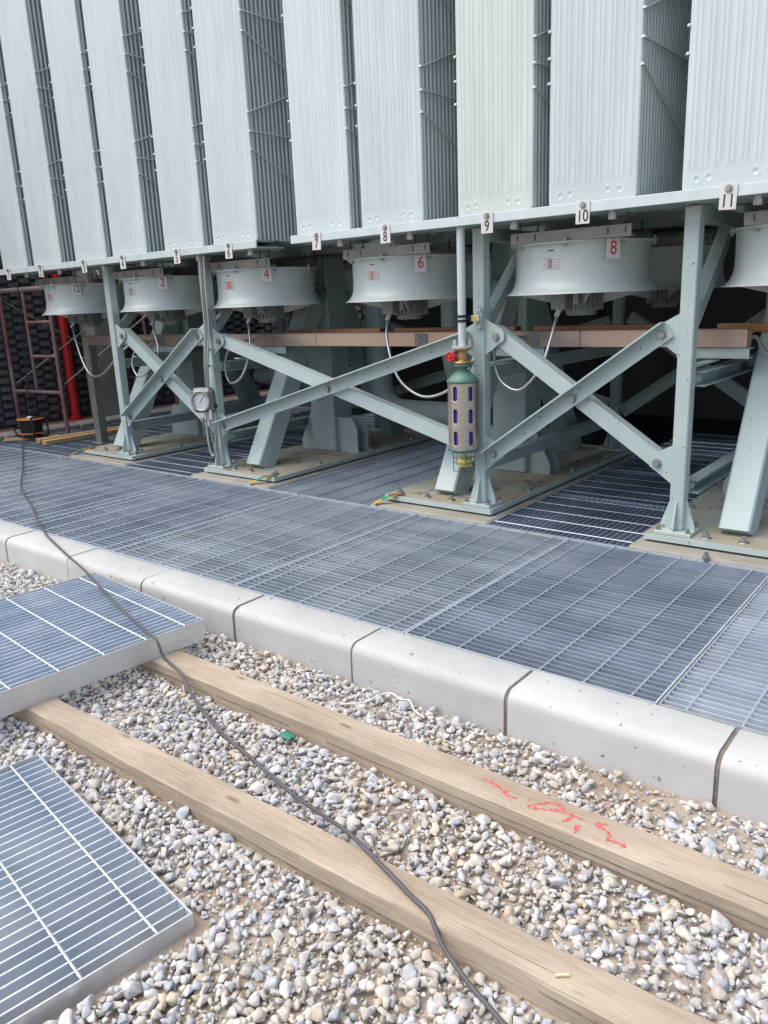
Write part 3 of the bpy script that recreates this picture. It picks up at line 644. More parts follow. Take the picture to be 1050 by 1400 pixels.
bot = MB(); bot.lathe((0, 0.35, -0.06), [(0.0, 0), (0.1, 0.0), (0.1, 0.055), (0.0, 0.056)], 20); bot = bot.mesh('bottom_flange', M['mint_shade'])
TAGTXT = [str(i) for i in range(1, 13)]
tagm = MB(); tagm.bbox((0, 0, 0), (0.082, 0.003, 0.122), 0.001); tagm = tagm.mesh('plate', M['white'])
tboltm = MB(); tboltm.lathe((0, 0, 0), [(0.020, 0), (0.020, 0.003), (0, 0.0031)], 14, False, 'Y'); tboltm.hexa((0, -0.002, 0), 0.013, 0.011); tboltm = tboltm.mesh('bolt', M['steel'])
for i, xc in enumerate(rx):
    r = empty('radiator', (xc, RYF, PZ0))
    lab = f'pale grey-green ribbed panel radiator above the tag numbered {NUM[str(i + 1)]}' if i < 11 else 'pale grey-green panel radiator at the right end beyond the tag numbered eleven'
    tag(r, lab, 'radiator', 'front row of radiators')
    link('front_plate', fpc if i == 8 else fpm, r, (0, 0, 0))
    for j in range(1, NP): link('radiator_plate', ipm, r, (0, PP * j, 0.0))
    link('header_pipe', hdr, r, (0, 0, 0)); link('drain_plug', drain, r, (0.1, 0, 0)); link('bottom_flange', bot, r)
    for sx in (-1, 1):
        xx = sx * (PW / 2 + 0.004)
        for z, mm_ in ((2.684, rodH), (3.468, rodH), (4.25, rodH), (2.815, rodU), (3.60, rodU), (2.56, rodD), (3.34, rodD)):
            link('tie_rod', mm_, r, (xx, 0.022, z - PZ0))
        for z in (2.56, 2.684, 2.815, 3.34, 3.468, 3.60, 4.25): link('rod_cap', capm, r, (xx, 0.004, z - PZ0))
# second row behind: same radiators facing the other way, barely seen, kept to block light from above
for i, xc in enumerate(rx):
    r = empty('radiator', (xc, 7.02, PZ0), math.pi); tag(r, f'radiator of the rear row hidden behind the radiator tagged {NUM[str(i + 1)]}' if i < 11 else 'radiator of the rear row at the right end', 'radiator', 'rear row of radiators')
    link('front_plate', fpm, r)
    for j in range(1, NP): link('radiator_plate', ipm, r, (0, PP * j, 0))
# support rails
def rail(xa, xb, label, y=4.322, s=1):
    r = empty('support_rail', ((xa + xb) / 2, y, 1.866)); tag(r, label, 'rail', 'radiator support rails'); L = xb - xa
    MB().bbox((0, s * 0.006, 0.0275), (L, 0.012, 0.055), 0.002).build('front_web', M['panel'], r)
    MB().box((0, s * 0.155, 0.006), (L - 0.004, 0.286, 0.010)).build('lower_flange', M['mint_shade'], r)
    MB().box((0, s * 0.105, 0.050), (L - 0.004, 0.186, 0.008)).build('upper_flange', M['mint_shade'], r)
    return r
rail(-8.70, -4.64, 'pale rail under radiators one to six')
rail(-4.275, 0.05, 'pale rail under radiators seven to eleven')
rail(-8.70, -4.64, 'shaded rear rail under the left half of the rear radiators', 7.06, -1)
rail(-4.275, 0.05, 'shaded rear rail under the right half of the rear radiators', 7.06, -1)
ctr = MB(); ctr.box((-4.3, 5.70, 1.893), (8.7, 0.42, 0.055)); o = ctr.build('light_stop_plate', M['mint_shade']); tag(o, 'added plate closing the gap between the radiator rows against light from above', 'rail')  # plate added over the gap so no light falls through between the rows
tx = [-8.412, -7.766, -6.987, -6.364, -5.595, -4.948, -4.014, -3.396, -2.62, -2.008, -1.244]
for i, x in enumerate(tx):
    r = empty('number_tag', (x, 4.317, 1.868)); tag(r, f'white tag with black number {NUM[str(i + 1)]} bolted to the radiator rail', 'number tag', 'radiator number tags')
    r.rotation_euler = (math.radians(random.uniform(-1.5, 1.5)), math.radians(random.uniform(-2.5, 2.5)), 0)
    link('plate', tagm, r); link('bolt', tboltm, r, (0, -0.001, 0.036))
    nm_ = link('numeral', text_mesh(TAGTXT[i], 0.078, M['numblack']), r, (0, -0.0022, -0.022)); nm_.rotation_euler = (math.pi / 2, 0, 0); nm_.scale = (0.9, 1.12, 1)

# ================================================================== FANS
def casing():
    m_ = MB(); H = 0.30
    pr = [(0.452, H), (0.452, H - 0.008), (0.424, H - 0.010), (0.418, H - 0.018), (0.416, 0.16), (0.417, 0.11), (0.423, 0.072), (0.436, 0.040), (0.458, 0.014), (0.480, 0.002), (0.480, 0.0),
          (0.454, 0.009), (0.430, 0.038), (0.417, 0.075), (0.410, 0.12), (0.408, H)]
    m_.lathe((0, 0, 0), pr, 72); m_.lathe((0, 0, 0), [(0.408, H), (0.452, H)], 72, False)
    return m_.mesh('casing', M['fan'])
cas = casing()
hubm = MB(); hubm.lathe((0, 0, 0.16), [(0, 0), (0.11, 0.0), (0.12, 0.02), (0.12, 0.10), (0.0, 0.105)], 24); hubm = hubm.mesh('hub', M['dark'])
def blade_mesh(a):
    mb = MB(); vs = []; fs = []
    for j in range(7):
        r_ = 0.11 + (0.395 - 0.11) * j / 6; tw = math.radians(42 - 20 * j / 6); ch = 0.13 + 0.05 * j / 6
        for sgn in (-1, 1):
            for th in (-1, 1):
                u = sgn * ch / 2 * math.cos(tw); h = sgn * ch / 2 * math.sin(tw) * 0.7 + th * 0.004
                vs.append((r_ * math.cos(a) - u * math.sin(a), r_ * math.sin(a) + u * math.cos(a), 0.21 + h))
    for j in range(6):
        k = j * 4
        for e in ((0, 2), (2, 3), (3, 1), (1, 0)): fs.append((k + e[0], k + e[1], k + 4 + e[1], k + 4 + e[0]))
    mb.add(vs, fs, True); return mb.mesh('blade', M['dark'])
blades = [blade_mesh(2 * math.pi * k / 6 + 0.3) for k in range(6)]
mo = MB(); mo.lathe((0, 0, 0), [(0.0, -0.138), (0.085, -0.138), (0.098, -0.130), (0.098, -0.108), (0.112, -0.106), (0.112, 0.10), (0.06, 0.12), (0.0, 0.12)], 32)
for k in range(26):
    a_ = 2 * math.pi * k / 26
    if 3.6 < a_ < 4.4: continue
    mo.box((0.124 * math.cos(a_), 0.124 * math.sin(a_), -0.01), (0.03, 0.0055, 0.19), R3('Z', math.degrees(a_)))
mo = mo.mesh('motor', M['motor'])
tbm = MB(); tbm.bbox((-0.075, -0.145, -0.035), (0.10, 0.08, 0.12), 0.006); tbm = tbm.mesh('terminal_box', M['motor'])
mnp = MB(); mnp.box((0.03, -0.1425, -0.03), (0.035, 0.006, 0.075)); mnp = mnp.mesh('motor_nameplate', M['bracket'])
def arm_mesh(a):
    mb = MB(); d = Vector((math.cos(a), math.sin(a), 0)); s_ = Vector((-math.sin(a), math.cos(a), 0)) * 0.004
    pr = [(0.10, -0.075), (0.10, 0.02), (0.425, 0.028), (0.43, 0.008)]
    vs = [d * r_ + Vector((0, 0, z)) + q for q in (s_, -s_) for r_, z in pr]
    mb.add(vs, [(0, 1, 2, 3), (7, 6, 5, 4), (0, 4, 5, 1), (1, 5, 6, 2), (2, 6, 7, 3), (3, 7, 4, 0)]); return mb.mesh('motor_arm', M['fan'])
arms = [arm_mesh(2 * math.pi * k / 4 + 0.55) for k in range(4)]
brm = MB(); L = 0.765
brm.box((0.075, 0, 0.033), (L, 0.006, 0.064)); brm.box((0.075, 0.03, 0.003), (L, 0.058, 0.006)); brm.box((0.075, 0.03, 0.063), (L, 0.058, 0.006)); brm.box((0.075 - L / 2 - 0.0015, 0.03, 0.033), (0.003, 0.058, 0.053))
brm = brm.mesh('bracket_channel', M['bracket'])
slm = MB(); slm.box((0, -0.0345, 0.036), (0.007, 0.004, 0.036)); slm.box((0, -0.017, 0.0725), (0.007, 0.034, 0.004)); slm.cyl((0, 0, 0.055), (0, 0, 0.14), 0.006, 8); slm = slm.mesh('hanger_rod', M['dark'])
def hang(b_):
    for bx in (-0.26, -0.14, 0.32, 0.425): link('hanger_rod', slm, b_, (bx, 0.03, 0))
fbolt = MB(); fbolt.hexa((0, 0, 0), 0.012, 0.05, (0, 0, 1)); fbolt = fbolt.mesh('flange_bolt', M['steel'])
ftag = MB(); ftag.bbox((0, 0, 0), (0.082, 0.003, 0.118), 0.001); ftag = ftag.mesh('plate', M['white'])
FY, FZ = 4.93, 1.437
fans = [(-8.0, '12'), (-6.565, '2'), (-5.2, '4'), (-3.67, '6'), (-2.29, '8'), (-0.93, None)]
conduits = {'8': [(-2.365, 4.785, 1.36), (-2.372, 4.75, 1.30), (-2.38, 4.68, 1.15), (-2.42, 4.62, 0.98), (-2.55, 4.60, 0.845), (-2.68, 4.60, 0.885), (-2.745, 4.61, 1.0), (-2.745, 4.63, 1.12), (-2.72, 4.72, 1.17), (-2.68, 4.86, 1.165), (-2.66, 4.90, 1.16)],
            '6': [(-3.745, 4.785, 1.36), (-3.742, 4.75, 1.30), (-3.70, 4.68, 1.15), (-3.57, 4.62, 0.90), (-3.36, 4.60, 0.775), (-3.16, 4.60, 0.80), (-3.0, 4.63, 0.92), (-2.95, 4.70, 1.05), (-2.94, 4.84, 1.13), (-2.94, 4.90, 1.15)],
            '4': [(-5.275, 4.785, 1.36), (-5.27, 4.75, 1.30), (-5.20, 4.68, 1.10), (-5.25, 4.62, 0.88), (-5.38, 4.60, 0.80), (-5.46, 4.61, 0.87), (-5.465, 4.62, 1.0), (-5.42, 4.66, 1.10), (-5.38, 4.80, 1.15), (-5.36, 4.90, 1.15)],
            '2': [(-6.64, 4.785, 1.36), (-6.63, 4.75, 1.30), (-6.50, 4.68, 1.05), (-6.62, 4.62, 0.87), (-6.76, 4.60, 0.83), (-6.84, 4.61, 0.95), (-6.82, 4.66, 1.08), (-6.78, 4.80, 1.14), (-6.76, 4.90, 1.15)],
            '12': [(-8.075, 4.785, 1.36), (-8.06, 4.75, 1.28), (-7.82, 4.66, 0.98), (-7.62, 4.62, 0.82), (-7.40, 4.60, 0.82), (-7.16, 4.60, 0.95), (-7.0, 4.63, 1.07), (-6.95, 4.75, 1.14), (-6.94, 4.90, 1.15)],
            None: [(-1.005, 4.785, 1.36), (-1.01, 4.75, 1.30), (-0.99, 4.7, 1.12), (-1.02, 4.7, 1.04), (-1.12, 4.78, 1.08), (-1.20, 4.9, 1.15), (-1.24, 4.95, 1.155)]}
for (fx, num) in fans:
    r = empty('cooling_fan', (fx, FY, FZ))
    tag(r, f'pale grey cooling fan with flared casing carrying the red number {NUM[num]}' if num and num != '12' else ('pale grey cooling fan with flared casing, black number twelve, leftmost' if num else 'pale grey cooling fan cut off at the right edge of the photo'), 'cooling fan', 'front row of cooling fans')
    c_ = link('casing', cas, r); link('hub', hubm, r)
    for b_ in blades: link('blade', b_, r)
    m_ = link('motor', mo, r); link('terminal_box', tbm, m_); link('motor_nameplate', mnp, m_)
    for a_ in arms: link('motor_arm', a_, r)
    for s_ in (-1, 1):
        b_ = link('bracket_channel', brm, r, (0.02 if s_ < 0 else -0.02, s_ * 0.40, 0.3015), 0 if s_ < 0 else math.pi)
        hang(b_)
    for k in range(8):
        a_ = 2 * math.pi * k / 8 + 0.2; link('flange_bolt', fbolt, r, (0.438 * math.cos(a_), 0.438 * math.sin(a_), 0.272))
    # nameplate sticker wrapped on the casing, and a small dark label above it
    def wrap(a0, a1, z0, z1, rad, m, nm):
        mb = MB(); N = 8; vs = []
        for i in range(N + 1):
            a_ = math.radians(a0 + (a1 - a0) * i / N)
            for z in (z0, z1):
                for rr in (rad, rad + 0.001): vs.append((rr * math.cos(a_), rr * math.sin(a_), z))
        fs = []
        for i in range(N):
            k = i * 4; fs += [(k + 1, k + 5, k + 7, k + 3), (k, k + 2, k + 6, k + 4), (k, k + 4, k + 5, k + 1), (k + 2, k + 3, k + 7, k + 6)]
        fs += [(0, 1, 3, 2), (N * 4, N * 4 + 2, N * 4 + 3, N * 4 + 1)]
        mb.add(vs, fs); return mb.build(nm, m, c_)
    wrap(-99, -84, 0.145, 0.215, 0.4185, M['sticker'], 'rating_label')
    for zz in (0.152, 0.163, 0.174, 0.185, 0.196, 0.205): wrap(-98 + random.uniform(0, 3), -94 + random.uniform(-1.5, 1), zz, zz + 0.005, 0.4198, M['stickergrey'], 'label_print')
    wrap(-93.5, -89.5 + (3 if num in ('4',) else 0), 0.150, 0.208, 0.4198, M['stickerred'] if num in ('4', '6', '12') else M['stickergrey'], 'label_print')
    for zz in (0.155, 0.17, 0.185, 0.2): wrap(-88.5, -85 + random.uniform(-1, 0.5), zz, zz + 0.004, 0.4198, M['stickergrey'], 'label_print')
    wrap(-94, -88, 0.250, 0.256, 0.4195, M['numblack'], 'maker_label')
    if num:
        t_ = empty('number_tag', (fx + 0.464 * math.cos(math.radians(-43)), FY + 0.464 * math.sin(math.radians(-43)), FZ + 0.245), math.radians(47))
        tag(t_, f'white tag with {"red" if num != "12" else "black"} number {NUM[num]} hung on the fan casing', 'number tag', 'fan number tags')
        link('plate', ftag, t_); q_ = link('numeral', text_mesh(num, 0.095, M['numred'] if num != '12' else M['numblack']), t_, (0, -0.0022, 0)); q_.rotation_euler = (math.pi / 2, 0, 0); q_.scale = (0.95 if len(num) == 1 else 0.72, 1.12, 1)
        hk = MB(); hk.box((0, 0.012, 0.054), (0.03, 0.028, 0.004)); hk.build('clip', M['bracket'], t_)
    cm = empty('conduit', conduits[num][0]); o0 = Vector(conduits[num][0])
    tag(cm, f'looping metal conduit from the motor of the fan numbered {NUM[num]}' if num else 'looping metal conduit from the motor of the fan at the right edge', 'conduit', 'fan conduits')
    P = smooth_path([Vector(p) - o0 for p in conduits[num]], 8); MB().tube(P, 0.0105, 10).build('hose', M['conduit'], cm)
    gl = MB(); d_ = (P[3] - P[0]).normalized(); gl.tube([P[0] + d_ * 0.0 + Vector((0, 0, 0.03)), P[0], P[3] + d_ * 0.05], 0.0165, 10); gl.build('gland', M['white'], cm)
    # rear-row fan
    r2 = empty('cooling_fan', (fx, 6.45, FZ)); tag(r2, f'shaded rear cooling fan behind the fan numbered {NUM[num]}' if num else 'shaded rear cooling fan behind the one at the right edge', 'cooling fan', 'rear row of cooling fans')
    link('casing', cas, r2); m2_ = link('motor', mo, r2)
    for a_ in arms: link('motor_arm', a_, r2)
    b_ = link('bracket_channel', brm, r2, (0, -0.4, 0.3015)); hang(b_)

# ================================================================== CABLE TRAYS AND PIPES
TY = 4.95
tr = empty('cable_tray', (-4.65, TY, 1.148)); tag(tr, 'long closed stainless cable tray running behind the front columns', 'cable tray')
xs = [-8.05, -6.75, -5.25, -4.63, -3.55, -2.95, -2.28, -1.255]
for i in range(len(xs) - 1):
    w = xs[i + 1] - xs[i]; xm = (xs[i] + xs[i + 1]) / 2 + 4.65
    s_ = MB(); s_.bbox((xm, 0, 0), (w - 0.004, 0.10, 0.100), 0.002).build('tray_section', M['tray'], tr)
    MB().box((xm, 0, 0.0525), (w - 0.006, 0.106, 0.004)).build('tray_lid', M['tray'], tr)
for x in (-6.75, -3.55, -2.63):
    MB().box((x + 4.65, -0.0515, 0), (0.12, 0.003, 0.086)).build('joint_plate', M['grey_post'], tr)
    for dx in (-0.035, 0.035):
        for dz in (-0.022, 0.022):
            h_ = MB(); h_.hexa((x + 4.65 + dx, -0.053, dz), 0.008, 0.006); h_.build('rivet', M['steel'], tr)
for dz in (-0.03, 0.03):
    h_ = MB(); h_.hexa((-1.29 + 4.65, -0.05, dz), 0.008, 0.006); h_.build('rivet', M['steel'], tr)
t2 = empty('cable_tray', (-3.9, 5.30, 1.24)); tag(t2, 'copper brown tray edge showing just above the stainless tray', 'cable tray')
for i in range(4):
    xa = -5.0 + i * 1.25
    MB().box((xa - -3.9 + 0.3, -0.1, -0.042), (1.1, 0.09, 0.05)).build('tray_section', M['copper'], t2)
for (xa, xb, w) in ((-1.66, -1.245, 'right'), (-2.95, -2.55, 'middle right'), (-5.45, -5.02, 'middle left'), (-6.92, -6.5, 'left')):
    b_ = MB(); b_.box(((xa + xb) / 2, TY - 0.02, 1.066), (xb - xa, 0.008, 0.056)); b_.box(((xa + xb) / 2, TY + 0.02, 1.091), (xb - xa, 0.085, 0.006))
    b_.box(((xa + xb) / 2, TY + 0.02, 1.036), (xb - xa, 0.085, 0.006)); b_.box(((xa + xb) / 2, TY - 0.18, 1.02), (0.06, 0.44, 0.008))
    o = b_.build('tray_bracket', M['mint']); tag(o, f'mint green bracket under the {w} part of the cable tray', 'bracket', 'tray brackets')
# vertical oil pipes with elbows
def pipe(pts, r, label, fl=None):
    e = empty('oil_pipe', pts[-1]); tag(e, label, 'pipe', 'oil pipes'); o0 = Vector(pts[-1])
    MB().tube(smooth_path([Vector(p) - o0 for p in pts], 8), r, 24).build('pipe', M['mint_shade'], e)
    for (p, d) in (fl or []):
        f = MB(); p = Vector(p) - o0; d = Vector(d); f.tube([p, p + d * 0.035], r * 1.45, 24)
        for k in range(10):
            a_ = 2 * math.pi * k / 10; u = d.orthogonal().normalized(); w_ = d.cross(u); q = p + (u * math.cos(a_) + w_ * math.sin(a_)) * r * 1.25
            f.hexa(q - d * 0.015, 0.014, 0.065, d)
        f.build('flange', M['mint_shade'], e)
pipe([(-4.95, 6.12, 1.9), (-4.95, 6.12, 1.2), (-4.95, 6.12, 0.75), (-4.92, 6.12, 0.52), (-4.80, 6.14, 0.40), (-4.6, 6.18, 0.37), (-4.2, 6.25, 0.36), (-3.75, 6.3, 0.36)], 0.125, 'thick vertical oil pipe with bottom elbow behind fan six')
pipe([(-4.10, 6.14, 1.9), (-4.10, 6.14, 1.3), (-4.10, 6.14, 0.95), (-4.05, 6.18, 0.7), (-3.9, 6.3, 0.5), (-3.6, 6.5, 0.42)], 0.10, 'second vertical oil pipe bending away behind the breather')
pipe([(-7.0, 6.42, 0.66), (-6.2, 6.4, 0.66), (-5.6, 6.38, 0.66), (-5.42, 6.37, 0.66)], 0.10, 'horizontal oil pipe with bolted flange in the shade', [((-6.15, 6.40, 0.66), (1, 0, 0)), ((-5.95, 6.40, 0.66), (1, 0, 0))])
hw = empty('hand_wheel', (-5.12, 5.70 - 0.2, 1.525)); tag(hw, 'dark valve hand wheel between fans four and six', 'hand wheel')
q = MB(); q.tube([(0.085 * math.cos(2 * math.pi * k / 24), 0, 0.085 * math.sin(2 * math.pi * k / 24)) for k in range(25)], 0.009, 8, False); q.build('rim', M['grey_post'], hw)
q = MB()
for k in range(3): q.cyl((0, 0, 0), (0.085 * math.cos(2.1 * k + 0.5), 0, 0.085 * math.sin(2.1 * k + 0.5)), 0.006, 6)
q.cyl((0, -0.01, 0), (0, 0.2, 0), 0.012, 8); q.build('spokes', M['grey_post'], hw)

# ================================================================== BREATHER
BX, BYR = -2.846, 4.375
br = empty('silica_gel_breather', (BX, BYR, 0.45)); tag(br, 'cylindrical stainless breather with violet windows hung from a pipe on the column', 'breather')
_ZO = [0.0, 0.143, 0.175, 0.535, 0.592, 0.63, 0.765, 1.865]; _ZN = [0.30, 0.445, 0.476, 0.915, 0.985, 1.03, 1.135, 1.866]
Z = lambda z: float(np.interp(z, _ZO, _ZN)) - 0.45
MB().tube([(0, 0, Z(0.765)), (0, 0, Z(1.865))], 0.026, 20).build('riser_pipe', M['panel'], br)
q = MB(); q.lathe((0, 0, 0), [(0, Z(0.775)), (0.066, Z(0.775)), (0.066, Z(0.755)), (0, Z(0.755))], 24, False)
for k in range(4): q.hexa((0.05 * math.cos(k * 1.57 + .8), 0.05 * math.sin(k * 1.57 + .8), Z(0.74)), 0.011, 0.065, (0, 0, 1))
q.build('top_flange', M['sticker'], br)
q = MB(); q.lathe((0, 0, 0), [(0, Z(0.755)), (0.06, Z(0.755)), (0.06, Z(0.742)), (0.034, Z(0.735)), (0.030, Z(0.715)), (0.040, Z(0.69)), (0.032, Z(0.665)), (0.036, Z(0.65)), (0.062, Z(0.645)), (0.062, Z(0.63)), (0, Z(0.63))], 24)
vl = q.build('valve', M['brass'], br)
q = MB(); q.tube([(-0.05, -0.05, Z(0.69)), (-0.02, -0.02, Z(0.69))], 0.013, 10); q.lathe((-0.055, -0.055, Z(0.69)), [(0, 0.016), (0.012, 0.014), (0.014, 0.004), (0.024, 0.004), (0.028, 0.011), (0.034, 0.008), (0.035, -0.006), (0.026, -0.010), (0, -0.010)], 9, False, 'Y'); q.build('hand_wheel', M['bulbred'], vl)
q = MB(); q.lathe((0, 0, 0), [(0.0, Z(0.63)), (0.058, Z(0.63)), (0.058, Z(0.613)), (0.04, Z(0.608)), (0.032, Z(0.597)), (0.045, Z(0.59))], 24); q.build('neck', M['green'], br)
CR = 0.098; CT, CB = 0.535, 0.175
q = MB(); q.lathe((0, 0, 0), [(0.0, Z(0.592)), (0.042, Z(0.590)), (0.075, Z(0.567)), (CR + 0.008, Z(0.542)), (CR + 0.008, Z(0.53)), (CR + 0.002, Z(0.528))], 40); q.build('dome_cap', M['green'], br)
MB().lathe((0, 0, 0), [(CR - 0.012, Z(CT)), (CR - 0.012, Z(CB))], 40).build('gel_column', M['violet'], br)
# perforated jacket: wall with six visible slots (two per column) cut as real openings
def jacket():
    bm = bmesh.new(); NA = 168; zrows = 120; H = 0.915 - 0.476
    slots_a = [math.radians(a_) for a_ in (-88, -28, 32, 92, 152, 212)]; slots_z = [0.075, 0.22, 0.365]; hw_, hh_ = 0.015, 0.047
    grid = [[bm.verts.new((CR * math.cos(2 * math.pi * i / NA), CR * math.sin(2 * math.pi * i / NA), 0.476 + H * j / zrows - 0.45)) for i in range(NA)] for j in range(zrows + 1)]
    for j in range(zrows):
        for i in range(NA):
            a_ = 2 * math.pi * (i + 0.5) / NA; z = H * (j + 0.5) / zrows; hole = False
            for sa in slots_a:
                da = (a_ - sa + math.pi) % (2 * math.pi) - math.pi; u = da * CR
                for sz in slots_z:
                    dz = max(0, abs(z - sz) - (hh_ - hw_))
                    if u * u + dz * dz < hw_ * hw_: hole = True
            if not hole: bm.faces.new((grid[j][i], grid[j][(i + 1) % NA], grid[j + 1][(i + 1) % NA], grid[j + 1][i]))
    for v in [v for v in bm.verts if not v.link_faces]: bm.verts.remove(v)
    me = bpy.data.meshes.new('jacket'); bm.to_mesh(me); bm.free(); me.materials.append(M['stainless'])
    for p in me.polygons: p.use_smooth = True
    o = link('jacket', me, br); s_ = o.modifiers.new('thick', 'SOLIDIFY'); s_.thickness = 0.002; s_.offset = 1; return o
jk = jacket()
q = MB(); q.lathe((0, 0, 0), [(CR + 0.002, Z(0.178)), (CR + 0.006, Z(0.176)), (CR + 0.006, Z(0.163)), (0.075, Z(0.148)), (0.05, Z(0.143)), (0, Z(0.143))], 40)
for k in range(8): q.hexa((0.099 * math.cos(k * .785), 0.099 * math.sin(k * .785), Z(0.172)), 0.006, 0.012, (0, 0, 1))
q.build('base_ring', M['green'], br)
q = MB(); q.lathe((0, 0, 0), [(0.052, Z(0.142)), (0.052, Z(0.055)), (0.045, Z(0.047)), (0, Z(0.047)), ], 28); q.build('oil_cup', M['glass'], br)
q = MB(); q.lathe((0, 0, 0), [(0, Z(0.115)), (0.0485, Z(0.115)), (0.0485, Z(0.058)), (0.043, Z(0.051)), (0, Z(0.051))], 28); q.build('oil', M['oil'], br)
q = MB()
for k in range(4):
    a_ = k * 1.5708 + 0.75; q.cyl((0.072 * math.cos(a_), 0.072 * math.sin(a_), Z(0.145)), (0.072 * math.cos(a_), 0.072 * math.sin(a_), Z(0.02)), 0.0022, 6)
for z in (0.02, 0.075, 0.11): q.tube([(0.072 * math.cos(k * 1.5708 + 0.75), 0.072 * math.sin(k * 1.5708 + 0.75), Z(z)) for k in range(5)], 0.0018, 6, False, False)
q.cyl((0, 0, Z(0.047)), (0, 0, Z(0.0)), 0.003, 6)
q.build('wire_guard', M['dark'], br)
cl = empty('pipe_clamp', (BX, 4.43, 1.31)); tag(cl, 'bracket with taped clamp fixing the breather pipe to the column', 'clamp')
q = MB(); q.bbox((0.075, 0.045, 0), (0.038, 0.012, 0.145), 0.012); q.hexa((0.075, 0.04, 0.052), 0.013, 0.014); q.hexa((0.075, 0.04, -0.052), 0.013, 0.014); q.build('back_plate', M['mint'], cl)
q = MB(); q.bbox((0.05, 0.02, 0), (0.075, 0.04, 0.036), 0.002); q.build('arm', M['white'], cl)
q = MB(); q.box((0.062, -0.0015, 0), (0.030, 0.003, 0.030)); q.build('tape', M['bluegrey'], cl)
q = MB(); q.lathe((0, -0.055, -0.021), [(0.0275, 0), (0.030, 0), (0.030, 0.016), (0.0275, 0.016)], 20, False); q.lathe((0, -0.055, 0.008), [(0.0275, 0), (0.030, 0), (0.030, 0.016), (0.0275, 0.016)], 20, False); q.box((0.018, -0.012, 0), (0.036, 0.02, 0.044)); q.build('band', M['black'], cl)

# ================================================================== GAUGE BOX
gx, gy, gz = -5.56, 4.40, 0.665
gb = empty('gauge_box', (gx, gy, gz), math.radians(24)); tag(gb, 'grey steel box with round glass dial hung beside the column', 'gauge')
MB().bbox((0, 0.045, 0), (0.20, 0.13, 0.215), 0.03).build('housing', M['grey_post'], gb)
q = MB(); q.lathe((0, -0.02, 0), [(0.092, 0.0), (0.092, 0.016), (0.084, 0.020), (0.074, 0.014), (0.074, 0.0)], 32, True, 'Y'); q.build('bezel', M['steel'], gb)
df = MB(); df.lathe((0, -0.022, 0), [(0.074, 0.001), (0, 0.0012)], 32, False, 'Y'); df = df.build('dial', M['dial'], gb)
q = MB()
for k in range(9):
    a_ = math.radians(-30 + 30 * k); q.box((0.058 * math.cos(a_), -0.0245, 0.058 * math.sin(a_)), (0.014, 0.001, 0.0035), R3('Y', -math.degrees(a_)))
q.box((0.012, -0.0247, 0.016), (0.075, 0.001, 0.004), R3('Y', -52)); q.build('pointer_and_scale', M['numblack'], df)
q = MB(); q.hexa((0.10, 0.03, -0.05), 0.018, 0.02, (1, 0, 0)); q.build('side_port', M['black'], gb)
q = MB(); q.box((0.07, 0.12, 0.05), (0.14, 0.03, 0.03)); q.build('mount', M['mint'], gb)
gc = empty('gauge_conduits', (-5.50, 4.43, 0.78)); tag(gc, 'bundle of metal conduits dropping along the column to the gauge box', 'conduit')
for k, dx in enumerate((-0.026, 0.0, 0.026)):
    MB().tube(smooth_path([(0.085 + dx, 0.0, 1.085), (0.08 + dx, -0.01, 0.8), (0.06 + dx, 0.0, 0.5), (0.03 + dx * 0.7, -0.02, 0.2), (-0.02 + dx * 0.5, 0.01, -0.01)], 6), 0.010, 8).build('hose', M['conduit'] if k != 1 else M['grey_post'], gc)
for z in (0.36, 0.5, 0.68): MB().box((0.045, 0.026, z - 0.18), (0.07, 0.05, 0.02)).build('clip', M['mint'], gc)
gl_ = empty('conduit', (gx + 0.02, 4.42, 0.555)); tag(gl_, 'long hanging conduit loop under the gauge box', 'conduit')
MB().tube(smooth_path([(-0.015, 0, 0.02), (-0.02, 0, -0.1), (0.0, -0.01, -0.28), (0.03, -0.01, -0.37), (0.065, 0.0, -0.34), (0.075, 0.01, -0.2), (0.06, 0.0, -0.08), (0.055, 0, 0.02)], 8), 0.0095, 10).build('hose', M['conduit'], gl_)
MB().tube(smooth_path([(0.0, 0.03, 0.02), (0.0, 0.03, -0.15), (0.03, 0.03, -0.34), (0.07, 0.03, -0.25), (0.075, 0.03, 0.0)], 8), 0.008, 8).build('hose', M['conduit'], gl_)
for dx in (-0.015, 0.055): MB().tube([(dx, 0, 0.03), (dx, 0, -0.05)], 0.0135, 8).build('ferrule', M['white'], gl_)

# ================================================================== EARTH STRAPS
for (x, y, rz, w) in ((-3.50, 4.37, 50, 'third from left'), (-4.835, 4.37, 48, 'second from left'), (-7.62, 4.40, 48, 'leftmost')):
    e = empty('earth_strap', (x, y, 0.035), math.radians(rz)); tag(e, f'yellow and green earth strap at the corner of the {w} base plate', 'earth strap', 'earth straps')
    P = [(-0.11, -0.015), (-0.055, 0.006), (0.0, 0.030), (0.055, 0.034), (0.12, 0.034)]
    for i in range(3):
        MB().beam((P[i][0], 0, P[i][1]), (P[i + 1][0], 0, P[i + 1][1]), 0.042, 0.005).build('stripe', M['strapy'] if i % 2 == 0 else M['strapg'], e)
    MB().beam((P[3][0] - 0.055, 0, P[3][1] + .003), (P[4][0], 0, P[4][1] + .003), 0.034, 0.006).build('lug', M['brass'], e)
    q = MB(); q.hexa((0.09, 0, 0.038), 0.02, 0.02, (0, 0, 1)); q.build('bolt', M['steel'], e)

